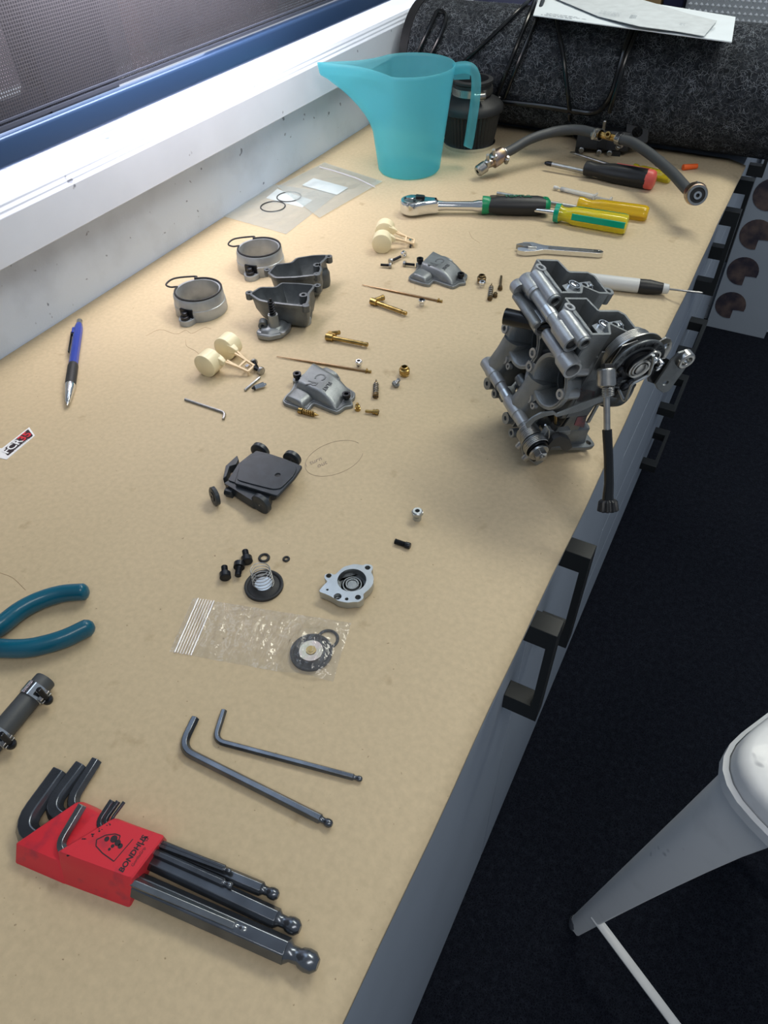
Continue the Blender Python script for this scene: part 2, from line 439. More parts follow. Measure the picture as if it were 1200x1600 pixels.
def film(name, a_, tint, rough=.12, bump=.8, bs=60, hz=.0):
    m = bpy.data.materials.new(name); m.use_nodes = True
    nt = m.node_tree; n = nt.nodes; l = nt.links; p = n['Principled BSDF']
    p.inputs['Base Color'].default_value = (*tint, 1); p.inputs['Roughness'].default_value = rough; p.inputs['Coat Weight'].default_value = .6
    tp = n.new('ShaderNodeBsdfTransparent'); tp.inputs[0].default_value = (.96, .97, .98, 1)
    b = n.new('ShaderNodeMixShader'); b.inputs[0].default_value = a_; l.new(tp.outputs[0], b.inputs[1]); l.new(p.outputs[0], b.inputs[2])
    gl = n.new('ShaderNodeBsdfGlossy'); gl.inputs['Roughness'].default_value = rough; fr = n.new('ShaderNodeLayerWeight'); fr.inputs[0].default_value = .5
    fp = n.new('ShaderNodeMath'); fp.operation = 'POWER'; fp.inputs[1].default_value = 4.0; l.new(fr.outputs['Facing'], fp.inputs[0]); fq = n.new('ShaderNodeMath'); fq.operation = 'ADD'; fq.inputs[1].default_value = .04; fq.use_clamp = True; l.new(fp.outputs[0], fq.inputs[0])
    c = n.new('ShaderNodeMixShader'); l.new(fq.outputs[0], c.inputs[0]); l.new(b.outputs[0], c.inputs[1]); l.new(gl.outputs[0], c.inputs[2])
    if bump:
        tc = n.new('ShaderNodeTexCoord'); nb = n.new('ShaderNodeTexNoise'); nb.inputs['Scale'].default_value = bs; nb.inputs['Detail'].default_value = 3
        l.new(tc.outputs['Object'], nb.inputs['Vector']); bu = n.new('ShaderNodeBump'); bu.inputs['Strength'].default_value = bump; bu.inputs['Distance'].default_value = .004
        l.new(nb.outputs['Fac'], bu.inputs['Height'])
        for q in (p.inputs['Normal'], gl.inputs['Normal'], fr.inputs['Normal']): l.new(bu.outputs['Normal'], q)
    l.new(c.outputs[0], n['Material Output'].inputs[0]); return m
M_['film'] = film('clear_bag_film', .06, (.84, .84, .88), .10, 1.0, 70)
M_['film_milky'] = film('milky_bag_film', .34, (.66, .72, .70), .25, .4, 40)
M_['zip'] = film('zip_strip_film', .5, (.80, .78, .86), .25, 0)
M_['glass'] = film('window_glass', .03, (.8, .85, .9), .02, 0)

# ================================================================== THE SETTING
g = G(); g.box((1.0, 1.0, -.02), (2.4, 4.0, .04)); g.M = I4
struct('floor', g, M_['carpet'])
g = G()
g.box((-.06, .9, .494), (.12, 3.4, .988)); g.box((-.06, .9, 2.2), (.12, 3.4, .6))
g.box((-.06, -.65, 1.444), (.12, .3, .912)); g.box((-.06, 2.15, 1.444), (.12, .9, .912))
struct('wall_left', g, M_['paint'])
g = G(); g.box((.6, 2.45, 1.25), (1.6, .08, 2.5)); struct('wall_far', g, M_['paint'])
# sill: profile in x-z run along y
prof = [(-.115, .9885), (.012, .9885), (.012, .9935), (.030, .9935), (.030, 1.0345), (.0265, 1.036), (.0265, 1.0385), (.023, 1.040), (.023, 1.0425), (.0195, 1.045), (-.115, 1.045)]
g = G(); g.loft([[(x, -.5, z) for x, z in prof], [(x, 2.4, z) for x, z in prof]])
struct('trim_1', g, M_['sill'], bevel=.8)
# window: dark frame, mullion, pane
wf = bpy.data.objects.new('window_1', None); COL.objects.link(wf); wf.location = (-.09, .9, 1.05); wf['kind'] = 'structure'; bpy.context.view_layer.update()
m_frame = mat('dark_window_frame', (.03, .035, .05), .4, .4)
g = G(); g.box((-.09, .6, 1.053), (.03, 2.2, .016)); g.box((-.09, .6, 1.88), (.03, 2.2, .04)); g.box((-.09, -.48, 1.46), (.03, .04, .84)); g.box((-.09, 1.68, 1.46), (.03, .04, .84))
part('window_frame', g, m_frame, wf)
g = G(); g.box((-.09, .628, 1.46), (.035, .105, .80)); part('mullion', g, m_frame, wf)
g = G(); g.box((-.09, .06, 1.075), (.03, 1.03, .03)); part('sash_rail', g, m_frame, wf)
g = G(); g.box((-.09, .6, 1.46), (.004, 2.16, .80)); part('window_pane', g, M_['glass'], wf)
# exterior
m_out = mat('outside_render', (.62, .52, .54), .8, var=.5, vscale=3.0, col2=(.20, .17, .20), vlo=.4, vhi=.6)
g = G(); g.box((-1.9, 1.0, 1.4), (.1, 5.0, 2.8)); struct('wall_outside', g, m_out)
g = G(); g.box((-.9, 1.0, .45), (1.5, 5.0, .1)); struct('ground_outside', g, mat('outside_paving', (.55, .50, .50), .8, var=.3, vscale=6))
g = G(); g.box((-.531, .9, 2.225), (.822, 4.6, .05)); struct('sun_block_slab', g, m_frame)  # unseen overhang, added to block the sun above the blind's bottom rail
g = G(); g.box((-.7, 1.37, .85), (.05, .05, 1.7)); struct('trim_2', g, mat('outside_post', (.16, .11, .11), .6))
# roller blind
bl = thing('roller_blind', 'dark woven mesh roller blind hanging in front of the window', 'blind', Vector((.006, .6, 1.09)))
g = G(); g.box((.006, .6, 1.47), (.0006, 2.2, .75)); part('blind_fabric', g, M_['mesh'], bl)
g = G(); g.loft([[(.006 + x, y, 1.0765 + z) for x, z in rnd([(-.006, -.013), (.006, -.013), (.006, .0125), (-.006, .0125)], .004)] for y in (-.5, 1.7)])
part('bottom_rail', g, M_['rail'], bl, label='dark blue bottom rail')
g = G(); g.box((.0085, .6, 1.0945), (.0035, 2.2, .003)); g.box((.0085, .6, 1.099), (.002, 2.2, .0015)); part('hem', g, mat('hem_grey', (.06, .07, .10), .8, spec=.2), bl)

# ------------------------------------------------------------------ bench, paper, cabinets
g = G()
pr = [(.0, .868), (.598, .868), (.598, .8935), (.576, .8991), (.0, .8993)]
g.loft([[(x, -.6, z) for x, z in pr], [(x, 2.36, z) for x, z in pr]])
single('worktop', g, M_['cabinet'], Vector((.3, .8, .868)), 'long pale grey worktop against the window wall', 'worktop')
g = G()
nx, ny = 30, 60
xs = [.001 + .575 * i / nx for i in range(nx + 1)] + [.583, .592, .6005, .6008]
zs = [0.0] * (nx + 1) + [-.0014, -.0036, -.0058, -.009]
def kraft_z(x, y, z): return .9 + z
P = []; rows = ny + 1
for j in range(rows):
    y = -.55 + (1.236 + .55) * j / ny
    for i, x in enumerate(xs):
        yy = y - (.012 * (x / .6) if j == ny else 0)
        xo = .0005 * sin(yy * 17) + .0003 * sin(yy * 47 + 1) if i > nx + 1 else 0
        P.append((x + xo, yy, kraft_z(x, yy, zs[i])))
w_ = len(xs)
fs = [(j * w_ + i, j * w_ + i + 1, (j + 1) * w_ + i + 1, (j + 1) * w_ + i) for j in range(ny) for i in range(w_ - 1)]
g.add(P, fs)
kp = single('kraft_paper_sheet', g, M_['kraft'], Vector((.3, .4, .9)), 'brown kraft paper sheet covering the near part of the worktop', 'paper', smooth=80)
s_ = kp.modifiers.new('thick', 'SOLIDIFY'); s_.thickness = .0003; s_.offset = 1
kp_e = kp

def handle(name, M, parent):
    g = G(M)
    g.prism([(0, 0), (37, 0), (37, 155), (0, 155), (0, 130), (29, 130), (29, 25), (0, 25)], -10, 10, RX(90))
    return part(name, g, M_['handle'], parent, bevel=.6)
def mm(x, y, z): return T(x, y, z) @ Matrix.Scale(.001, 4)
def cab(name, y0, y1, label):
    t = thing(name, label, 'cabinet', Vector((.28, (y0 + y1) / 2, 0)))
    g = G(); g.box((.278, (y0 + y1) / 2, .434), (.552, y1 - y0 - .001, .867)); part('carcass', g, M_['cabinet'], t)
    return t
def front(t, y0, y1, z0, z1, name='door'):
    g = G(); g.box((.5655, (y0 + y1) / 2, (z0 + z1) / 2), (.019, y1 - y0 - .003, z1 - z0 - .003)); return part(name, g, M_['cabinet'], t, bevel=.7)
t = cab('base_cabinet', -.56, -.06, 'grey base cabinet nearest the camera, at the left end of the run')
d = front(t, -.56, -.06, 0.004, .866)
t = cab('base_cabinet', -.06, .93, 'grey double-door base cabinet with two black handles below the hex keys')
for y0, y1, hy in ((-.06, .435, .385), (.435, .93, .485)):
    d = front(t, y0, y1, .004, .866); handle('handle', mm(.5752, hy, .625), d)
t = cab('base_cabinet', .93, 1.91, 'grey base cabinet with doors over drawers beyond the carburettor')
for y0, y1, hy in ((.93, 1.42, 1.35), (1.42, 1.91, 1.50)):
    d = front(t, y0, y1, .54, .866); handle('handle', mm(.5752, hy, .625), d)
for z0, z1, hz in ((.36, .54, .44), (.19, .36, .29), (.004, .19, .12)):
    d = front(t, .93, 1.91, z0, z1, 'drawer')
    handle('handle', mm(.5752, 1.42, hz) @ RX(-90), d)
t = cab('base_cabinet', 1.91, 2.36, 'grey base cabinet at the far end of the run')
d = front(t, 1.91, 2.36, .004, .866); handle('handle', mm(.5752, 1.97, .625), d)
t = thing('storage_cupboard', 'low grey cupboard with dark round decals standing on the far carpet', 'cupboard', Vector((.68, 2.38, 0)))
g = G(); g.box((.680, 2.384, .33), (.185, .045, .66)); part('carcass', g, M_['cabinet'], t, bevel=1)
m_dec = mat('dark_decal', (.035, .03, .045), .6, var=.6, vscale=25, col2=(.14, .10, .09))
for k in range(4):
    pl = [(46 * cos(a), 46 * sin(a)) for a in [radians(-15 + 300 * i / 22) for i in range(23)]] + [(12, -14), (28, -12)]
    g = G(T(.640, 2.3608, .09 + .118 * k) @ RX(90) @ Matrix.Scale(.001, 4)); g.prism(pl, -.1, .6); part('round_decal', g, m_dec, t)

# ------------------------------------------------------------------ stool
def stool():
    f = Vector((.737, .405, 0)); zt = .655
    c0 = Q0 = onplane(1128, 1178, 2, zt)
    e1 = onplane(1200, 1092, 2, zt) - onplane(1134, 1141, 2, zt); e1.z = 0; e1.normalize()
    e2 = Vector((e1.y, -e1.x, 0))
    W = .30
    t = thing('metal_stool', 'white painted metal stool with tapered legs standing beside the bench', 'stool', Vector((c0.x, c0.y, 0)) + (e1 + e2) * W / 2)
    M = Matrix((e1, e2, Vector((0, 0, 1)))).transposed().to_4x4(); M.translation = Vector((c0.x, c0.y, 0)) + (e1 + e2) * W / 2
    M = M @ Matrix.Scale(.001, 4)
    g = G(M); h = 150; Z = zt * 1000
    def sq(a, z, r): return [(x, y, z) for x, y in rnd([(-a, -a), (a, -a), (a, a), (-a, a)], r, 6)]
    g.loft([sq(h + 6, Z - 42, 62), sq(h + 4, Z - 30, 60), sq(h + 3, Z - 12, 58), sq(h, Z - 4, 56), sq(h - 6, Z, 52), sq(h - 30, Z, 40), sq(h - 34, Z - 2, 37), sq(h - 38, Z - 7, 34), sq(h - 44, Z - 8, 30)], None, (False, True))
    part('seat', g, M_['stool'], t, smooth=50)
    g = G(M); g.loft([sq(h + 6, Z - 46, 62), sq(h + 9, Z - 44, 63), sq(h + 9, Z - 30, 63), sq(h + 5, Z - 27, 61)], None, (False, False)); part('seat_skirt', g, M_['stool'], t)
    # legs: folded angle section tapering to the foot and splaying outwards
    d0 = (Vector((f.x, f.y, 0)) - M.translation); fx, fy = abs(d0.dot(e1)) * 1000, abs(d0.dot(e2)) * 1000
    for sx, sy in ((-1, -1), (1, -1), (1, 1), (-1, 1)):
        g = G(M); loops = []
        for k in range(9):
            s = k / 8; z = Z - 40 - (Z - 48) * s
            cx = sx * (h - 4 + (fx - h + 4) * s); cy = sy * (h - 4 + (fy - h + 4) * s); w = 76 - 52 * s ** .8
            r = min(w * .5, 30)
            outer = [(cx - sx * w, cy)] + [(cx - sx * r * (1 - sin(a)), cy - sy * r * (1 - cos(a))) for a in [pi / 2 * i / 6 for i in range(7)]] + [(cx, cy - sy * w)]
            inner = [(x - sx * 2.2, y - sy * 2.2) for x, y in outer[::-1]]
            loops.append([(x, y, z) for x, y in outer + inner])
        g.loft(loops); part('leg', g, M_['stool'], t, smooth=50)
        g = G(M); g.lathe([(0, 11), (14, 12), (26, 10)], T(sx * (fx - 11), sy * (fy - 11), 0), 16); part('foot_cap', g, mat('foot_rubber', (.12, .13, .15), .6) if sx == -1 and sy == -1 else bpy.data.materials['foot_rubber'], t)
    # crossed braces low down
    q = lambda sx, sy, z: (sx * (fx - 6 - (fx - h) * z / Z), sy * (fy - 20 - (fy - h) * z / Z), z)
    for a, b in (((-1, -1), (-1, 1)), ((1, -1), (1, 1))):
        g = G(M); g.tube([q(*a, 108), q(*b, 108)], 7, 10, flat=.6); part('side_brace', g, M_['stool'], t)
stool()

# ------------------------------------------------------------------ carpeted tube and what lies on and behind it
RC, RY_, RZ_ = .081, 1.250, .9825
def cyl(px, py, rr=.081):                  # where the sight line meets the carpeted tube (radius rr)
    d = ray(px, py); o = CAM
    a = d.y ** 2 + d.z ** 2; b = 2 * (d.y * (o.y - RY_) + d.z * (o.z - RZ_)); c = (o.y - RY_) ** 2 + (o.z - RZ_) ** 2 - rr ** 2
    D = b * b - 4 * a * c
    t = (-b - sqrt(max(D, 0))) / 2 / a
    return o + d * t
t = thing('speaker_tube', 'black carpet-covered speaker tube lying across the far end of the bench', 'speaker', Vector((.34, RY_, .9)))
g = G(); g.lathe([(.050, .07), (.052, RC), (.655, RC), (.657, .07)], T(0, RY_, RZ_), 64, axis='x'); part('carpet_cover', g, M_['roll'], t)
g = G(); g.ring([(.046, RC - .012), (.046, RC + .002), (.060, RC + .002), (.060, RC - .012)], T(0, RY_, RZ_), 48, 'x'); g.lathe([(.047, .068), (.0495, .068)], T(0, RY_, RZ_), 32, axis='x'); part('end_ring', g, M_['black'], t)
g = G(); rf = random.Random(3)
for k in range(12000):
    x = rf.uniform(.052, .655); a = rf.uniform(-.35 * pi, 1.05 * pi) + pi / 2 * 0; a = rf.uniform(pi * .35, pi * 1.32)
    th = rf.uniform(0, 2 * pi); ln = rf.uniform(.003, .013); cv = rf.uniform(-330, 330); w = rf.uniform(.00006, .00015); lift = rf.uniform(.0002, .0012)
    s0 = RC * a; p = []; q = th; xx, ss = x, s0
    for i in range(5):
        nx_, ns_ = -sin(q) * w, cos(q) * w; rr = RC + .0001 + lift * sin(pi * i / 4)
        for sg in (-1, 1):
            aa = (ss + ns_ * sg) / RC
            p.append((xx + nx_ * sg, RY_ + rr * cos(aa), RZ_ + rr * sin(aa)))
        xx += cos(q) * ln / 4; ss += sin(q) * ln / 4; q += cv * ln / 4
    g.add(p, [(2 * i, 2 * i + 1, 2 * i + 3, 2 * i + 2) for i in range(4)])
o = part('carpet_fibres', g, mat('pale_fibre', (.30, .33, .37), .8, var=.7, vscale=40), t); o['kind'] = 'stuff'
g = G()
lp = []
for k in range(13):
    x = .015 + .335 * k / 12; e = min(1, sin(pi * (k + .6) / 13.2) * 1.5)
    lp.append([(x, 1.48 + .14 * cos(a) * e, .903 + .085 * e + (.082 + .002 * sin(k * 2.1)) * sin(a) * e) for a in [2 * pi * i / 20 for i in range(20)]])
g.loft(lp); single('cloth_bag', g, M_['navy'], Vector((.23, 1.40, .9)), 'dark fabric bag lying behind the carpeted tube next to the wall', 'bag', smooth=60)
g = G(); g.box((.381, 1.43, 1.00), (.036, .10, .20)); single('cardboard_box', g, M_['carton'], Vector((.381, 1.43, .9)), 'small tan cardboard box half hidden behind the white paper', 'box', bevel=1)
g = G(); g.box((.418, 1.43, .995), (.030, .10, .19)); single('storage_tin', g, M_['navy'], Vector((.418, 1.43, .9)), 'dark blue box standing right of the tan cardboard box', 'box', bevel=2)
t = thing('clear_parts_bin', 'clear dimpled plastic bin standing behind the carpeted tube at the far right', 'bin', Vector((.58, 1.43, .9)))
m_bin = mat('dimpled_clear_plastic', (.60, .64, .66), .25, trans=.3, coat=.3)
g = G(); g.tray([(x, y) for x, y in rnd([(.440, 1.355), (.72, 1.355), (.72, 1.50), (.440, 1.50)], .01)], .9005, 1.12, .003, .904); part('bin_body', g, m_bin, t)
g = G()
for i in range(33):
    for j in range(25):
        g.add([(.448 + .008 * i + dx, 1.3548 - dd, .910 + .008 * j + dz) for dx, dz, dd in ((-.003, 0, 0), (0, .003, 0), (.003, 0, 0), (0, -.003, 0), (0, 0, .0016))], [(0, 1, 4), (1, 2, 4), (2, 3, 4), (3, 0, 4)])
o = part('dimples', g, mat('dimple_white', (.8, .84, .86), .3), t); o['kind'] = 'stuff'

# luggage rack of black steel rod leaning on the tube
t = thing('luggage_rack', 'black steel rod luggage rack leaning on the carpeted tube', 'rack', Vector((.42, 1.16, .9)))
def rod(pts, r=.0036, rr=None, name='rod', bend_r=.014):
    P2 = bend([(x, y, 0) for x, y in pts], bend_r * 1000, 5); Q2 = []
    for a, b in zip(P2, P2[1:]):
        n_ = max(1, int((b - a).length / 9)); Q2 += [a.lerp(b, k / n_) for k in range(n_)]
    g = G(); g.tube([cyl(p.x, p.y, rr or .087) for p in Q2 + [P2[-1]]], r, 10)
    return part(name, g, M_['black_gloss'], t)
rod([(652, 84), (668, 50), (684, 15), (699, 22), (690, 52), (674, 84)], .0034)
rod([(722, 99), (765, 60), (832, -4)], .0030)
rod([(838, -4), (808, 70), (776, 150), (787, 156), (800, 122), (842, 20), (850, -5)], .0032, bend_r=.010)
rod([(756, 153), (778, 158), (850, 166), (932, 179), (955, 152), (978, 70), (990, 40)], .0042, .0885, 'crossbar', .018)
rod([(868, 25), (880, 85), (890, 172)], .0032, .0915)
rod([(995, 48), (978, 90), (952, 176)], .0032, .0915)
g = G(); a = cyl(890, 176, .0915); b_ = B(892, 205, 6)
g.tube([a, (a + b_) / 2, b_, B(905, 220, 10)], .0032, 8); part('strut', g, M_['black_gloss'], t)
# bracket with bolts in front
Mb = F((893, 240), (1000, 249), 0); L = dist((893, 240), (1000, 249))
g = G(Mb)
g.loft([[(x, y, z) for x, y in rnd([(L * .04, y0), (L * .80, y0), (L * .84, 26), (L * .04, 26)], 3, 2)] for z, y0 in ((7, 4), (9, 1), (24, 2), (34, 7))])
g.box((L * .42, 2, 20), (L * .12, 8, 16)); g.box((L * .10, 10, 5), (12, 14, 10)); g.box((L * .64, 10, 5), (14, 14, 10)); g.box((L * .02, 14, 33), (14, 14, 3))
part('mounting_bracket', g, M_['black'], t, bevel=.5)
g = G(Mb); g.plate(rnd([(-16, -16), (16, -16), (16, 16), (-16, 16)], 3), [circ(0, 0, 7.5, 18)], 0, 4, T(L * .88, 12, 32) @ RX(50) @ RZ(8)); part('bracket_plate', g, M_['black'], t, bevel=.5)
g = G(Mb @ T(L * .40, 8, 34)); g.lathe([(0, 3), (14, 3), (15, 2)], RX(12), 12); part('bolt', g, M_['steel'], t)
for x, y in ((14, 4), (L * .40, 0), (L * .55, 0)):
    g = G(Mb); g.lathe([(0, 4), (7, 4), (8, 3)], T(x, y, 7) @ RX(90), 10); part('bolt', g, M_['steel'], t)


# papers on the tube
za = .1675
def PP(px, py, h): return onplane(px, py, 2, .9 + h)
t = thing('envelope', 'white envelope lying on top of the carpeted tube', 'envelope', PP(1000, 20, za))
env = [PP(833, 25, za), PP(1143, 67, za), PP(1149, 28, za), PP(848, -22, za)]
g = G(); g.loft([env, [p + Vector((0, 0, .0012)) for p in env]]); part('sheet', g, M_['paper_white'], t)
O = env[0]; ex = (env[1] - env[0]); ey = (env[3] - env[0]); exn, eyn = ex.normalized(), ey.normalized()
def print_rows(o_, u, v, rows, name, parent, up):
    g = G()
    for (a, b, hh, seed, dens) in rows:
        rs = random.Random(seed); x = a
        while x < b:
            wd = rs.uniform(.002, .007) * dens
            p = o_ + u * x + v * hh[0] + up
            q = [p, p + u * wd, p + u * wd + v * (hh[1] - hh[0]), p + v * (hh[1] - hh[0])]
            g.add(q, [(0, 1, 2, 3)]); x += wd + rs.uniform(.001, .003) * dens
    return part(name, g, M_['paper_print'], parent)
up = Vector((0, 0, .0015))
print_rows(O, exn, eyn, [(.012, .06, (.006, .010), 1, 1), (.02, .08, (.014, .016), 2, 1), (.02, .07, (.020, .022), 3, 1)], 'printed_lines', t, up)
t = thing('receipt', 'long creased paper receipt lying on the white envelope', 'receipt', PP(1000, 20, za + .003))
z2 = za + .0035
rc = [PP(868, -2, z2), PP(935, 26, z2), PP(1000, 42, z2 + .002), PP(1060, 50, z2), PP(1100, 57, z2)]
rt = [PP(905, -40, z2), PP(960, -12, z2), PP(1020, 5, z2 + .002), PP(1075, 22, z2), PP(1120, 33, z2)]
g = G(); n_ = len(rc)
lo = [v for v in rc] + [v for v in rt[::-1]]
g.add([v for v in rc] + rt + [v + Vector((0, 0, .0006)) for v in rc] + [v + Vector((0, 0, .0006)) for v in rt],
      [(i, i + 1, n_ + i + 1, n_ + i) for i in range(n_ - 1)] + [(2 * n_ + i, 3 * n_ + i, 3 * n_ + i + 1, 2 * n_ + i + 1) for i in range(n_ - 1)] +
      [(i, 2 * n_ + i, 2 * n_ + i + 1, i + 1) for i in range(n_ - 1)] + [(n_ + i, n_ + i + 1, 3 * n_ + i + 1, 3 * n_ + i) for i in range(n_ - 1)] + [(0, n_, 3 * n_, 2 * n_), (n_ - 1, 3 * n_ - 1 - n_ + 0, 4 * n_ - 1, 3 * n_ - 1)][:1])
part('paper_strip', g, mat('receipt_paper', (.62, .66, .68), .6, var=.12, vscale=60), t)
u = (rc[4] - rc[2]).normalized(); v = (rt[2] - rc[2]).normalized()
print_rows(PP(935, 22, z2 + .003), u, v, [(.0, .03, (.002 + .006 * k, .0035 + .006 * k), 10 + k, .8) for k in range(4)] + [(.045, .06, (.002, .022), 20, .22)] + [(.07, .085, (.003 + .005 * k, .0045 + .005 * k), 30 + k, .6) for k in range(4)] + [(.115, .16, (.003 + .005 * k, .005 + .005 * k), 40 + k, .8) for k in range(3)], 'printed_lines', t, Vector((0, 0, .0005)))

# ================================================================== TOOLS AND PARTS ON THE PAPER
# ---- measuring jug
cj = Vector((.1545, .9927, .9)); tip = Vector((.046, .930, 1.0445)); hd = Vector((.228, 1.050, 0))
sd = (tip - cj); sd.z = 0; dt = sd.length * 1000; sd.normalize(); hdir = -sd
Mj = Matrix((sd, Vector((0, 0, 1)).cross(sd), Vector((0, 0, 1)))).transposed().to_4x4(); Mj.translation = cj; Mj = Mj @ Matrix.Scale(.001, 4)
t = thing('measuring_jug', 'translucent teal plastic measuring jug with a long pouring spout', 'jug', Mj)
g = G(Mj); loops = []
ext = [(0, 0), (.40, 0), (.48, 3), (.56, 8), (.64, 15), (.72, 24), (.79, 33), (.85, 43), (.89, 52), (.915, dt - 65.5), (.93, dt - 64), (1.0, dt - 63)]
def lerp(tab, x):
    for (a, b), (c, d) in zip(tab, tab[1:]):
        if x <= c: return b + (d - b) * (x - a) / (c - a)
    return tab[-1][1]
N = 72; lev = [0, .02, .2, .4, .48, .56, .64, .72, .79, .85, .89, .915, .93, .965, 1.0]
for tt in lev:
    R_ = 46 + 17.5 * tt; d = R_ + lerp(ext, tt); z = 1 + 136 * tt
    if tt == 0: R_ = 44; d = 44
    th = math.acos(min(1, R_ / max(d, R_ + .01))); th = max(th, .35); lp = []
    for k in range(N):
        a = 2 * pi * k / N - pi
        if abs(a) < 1.15:
            s_ = a / 1.15; tx, ty = R_ * cos(1.15), R_ * sin(1.15) * (1 if s_ > 0 else -1); s2 = abs(s_)
            # flare from the round body into the narrow spout
            blend = min(1, (d - R_) / 40.0)
            cx, cy = R_ * cos(a), R_ * sin(a)
            wv = 7 + 24 * s2 ** 1.6 * 1.1
            x2 = d - (d - tx) * (s2 ** .75); y2 = (5.5 * min(1, s2 * 6) + (abs(ty) - 5.5) * s2 ** 2.0) * (1 if s_ > 0 else -1)
            cx, cy = cx + (x2 - cx) * blend, cy + (y2 - cy) * blend
            if blend < 1: cx += (d - R_) * (1 - blend) * (1 - s2) ** 2
            zz = z + (7 if tt > .5 else 0) * blend * (1 - s2) * max(0, (tt - .85) / .15)
        else: cx, cy, zz = R_ * cos(a), R_ * sin(a), z
        lp.append((cx, cy, zz))
    loops.append(lp)
g.loft(loops, None, (True, False))
o = part('jug_body', g, M_['jug'], t, smooth=60)
so = o.modifiers.new('wall', 'SOLIDIFY'); so.thickness = .0016; so.offset = -1
g = G(Mj); pth = [(-61, 0, 130), (-80, 0, 131), (-92, 0, 122), (-94, 0, 95), (-91, 0, 60), (-88, 0, 34), (-86, 0, 28)]
sec = []
P_ = spline(pth, 5)
for i, p in enumerate(P_):
    tg = (P_[min(i + 1, len(P_) - 1)] - P_[max(i - 1, 0)]).normalized(); nn = Vector((tg.z, 0, -tg.x)); w = 8.5 if i < len(P_) - 3 else 8.5 - 2.2 * (i - len(P_) + 4); dd = 6
    sec.append([p + nn * dd * a + Vector((0, 1, 0)) * w * b for a, b in ((-1, -.7), (-.5, -1), (.5, -1), (1, -.7), (1, .7), (.5, 1), (-.5, 1), (-1, .7))])
g.loft(sec); g.prism([(-62, -6), (-84, -6), (-84, 6), (-62, 6)], 118, 134.5)
part('handle', g, M_['jug'], t, smooth=60)

# ---- pod air filter behind the jug
fc = B(733, 226); Mf = Matrix.Translation(fc) @ Matrix.Scale(.001, 4)
t = thing('air_filter', 'black pleated cone air filter standing behind the teal jug', 'air filter', Mf)
def pleat(r, a, n): return [(rr * cos(pi * k / n), rr * sin(pi * k / n)) for k, rr in [(k, r + (a if k % 2 else -a)) for k in range(2 * n)]]
g = G(Mf); n = 44; g.loft([[(x, y, z) for x, y in pleat(r, 1.5, n)] for z, r in ((5, 37), (50, 44))]); part('pleated_element', g, M_['rubber'], t, smooth=10)
g = G(Mf); g.lathe([(0, 38), (.5, 40), (6, 41), (7, 39)], None, 48); part('chrome_cap', g, M_['chrome'], t, label='chrome bottom cap')
g = G(Mf); g.lathe([(50, 45), (52, 49), (58, 49.5), (64, 44), (70, 30), (72, 28)], None, 48); part('rubber_top', g, M_['rubber'], t, smooth=50)
g = G(Mf); g.ring([(70, 24), (70, 29), (88, 29), (90, 31), (93, 31), (94, 27), (94, 24)], None, 40); part('neck', g, M_['rubber'], t)
g = G(Mf); g.ring([(74, 29), (74, 30.6), (84, 30.6), (84, 29)], None, 48)
for k in range(60): g.box((30.8, 0, 79), (.5, 1.1, 7), RZ(k * 6))
part('clamp_band', g, M_['steel'], t)
g = G(Mf); g.box((36, 0, 79), (10, 13, 11), RZ(-50)); g.lathe([(-9, 4), (-7, 5), (9, 5), (10, 4)], RZ(-50) @ T(38, 0, 79) @ RX(90), 12); part('clamp_screw', g, M_['steel'], t)

# ---- fuel hose with clamps, resting over the bracket
t = thing('fuel_hose', 'black rubber fuel hose arching over the bracket with brass end fittings', 'hose', B(940, 240))
p1 = [B(782, 243, 26), B(800, 234, 30), B(830, 217, 38), B(870, 205, 44), B(905, 203, 48), B(935, 210, 50)]
p2 = [B(968, 217, 50), B(990, 224, 50), B(1020, 244, 47), B(1050, 270, 44), B(1072, 294, 42), B(1082, 303, 42)]
for p in (p1, p2):
    g = G(); g.tube(spline(p, 8), .0068, 16); part('hose_section', g, M_['hose'], t, smooth=60)
def MX(p, q, twist=0):                      # mm frame at p, x towards q
    x = (q - p).normalized(); up = Vector((0, 0, 1)) if abs(x.z) < .95 else Vector((0, 1, 0))
    y = up.cross(x).normalized(); z = x.cross(y)
    M = Matrix((x, y, z)).transposed().to_4x4(); M.translation = p
    return M @ RX(twist) @ Matrix.Scale(.001, 4)
def clamp(M, r, parent, w=8, mt='steel', lab=None, screw_a=-120):
    g = G(M); g.ring([(-w / 2, r), (-w / 2, r + .9), (w / 2, r + .9), (w / 2, r)], None, 32, 'x'); c = part('hose_clamp', g, M_[mt], parent, label=lab)
    g = G(M)
    for k in range(9): g.box((0, 0, r + 1), (w * .7, .9, .7), RX(20 + k * 13))
    part('band_slot', g, M_['dark_steel'], c)['kind'] = 'stuff'
    g = G(M @ RX(screw_a)); g.box((0, 0, r + 2.6), (w * 1.1, 4.5, 4.6)); g.lathe([(-6, 2.7), (-5, 3.3), (3.5, 3.3), (4, 2), (7, 1.8)], T(0, 0, r + 3.6) @ RX(90), 12); part('clamp_screw', g, M_['steel'], c)
g = G(); g.tube([p1[-1] - (p1[-1] - p1[-2]) * .3, p2[0] + (p2[1] - p2[0]) * .3], .0045, 12); part('tee_fitting', g, M_['brass'], t, label='brass tee fitting')
m_ = (p1[-1] + p2[0]) / 2
g = G(Matrix.Translation(m_ + Vector((0, -.002, .001))) @ Matrix.Scale(.001, 4)); g.ring([(0, 2.4), (0, 4.6), (9, 4.6), (10, 4), (10, 2.4)], RX(60), 12); part('nipple', g, M_['brass'], t)
clamp(MX(p1[-1], p1[-2], 40), 7.0, t); clamp(MX(p2[0], p2[1], -40), 7.0, t)
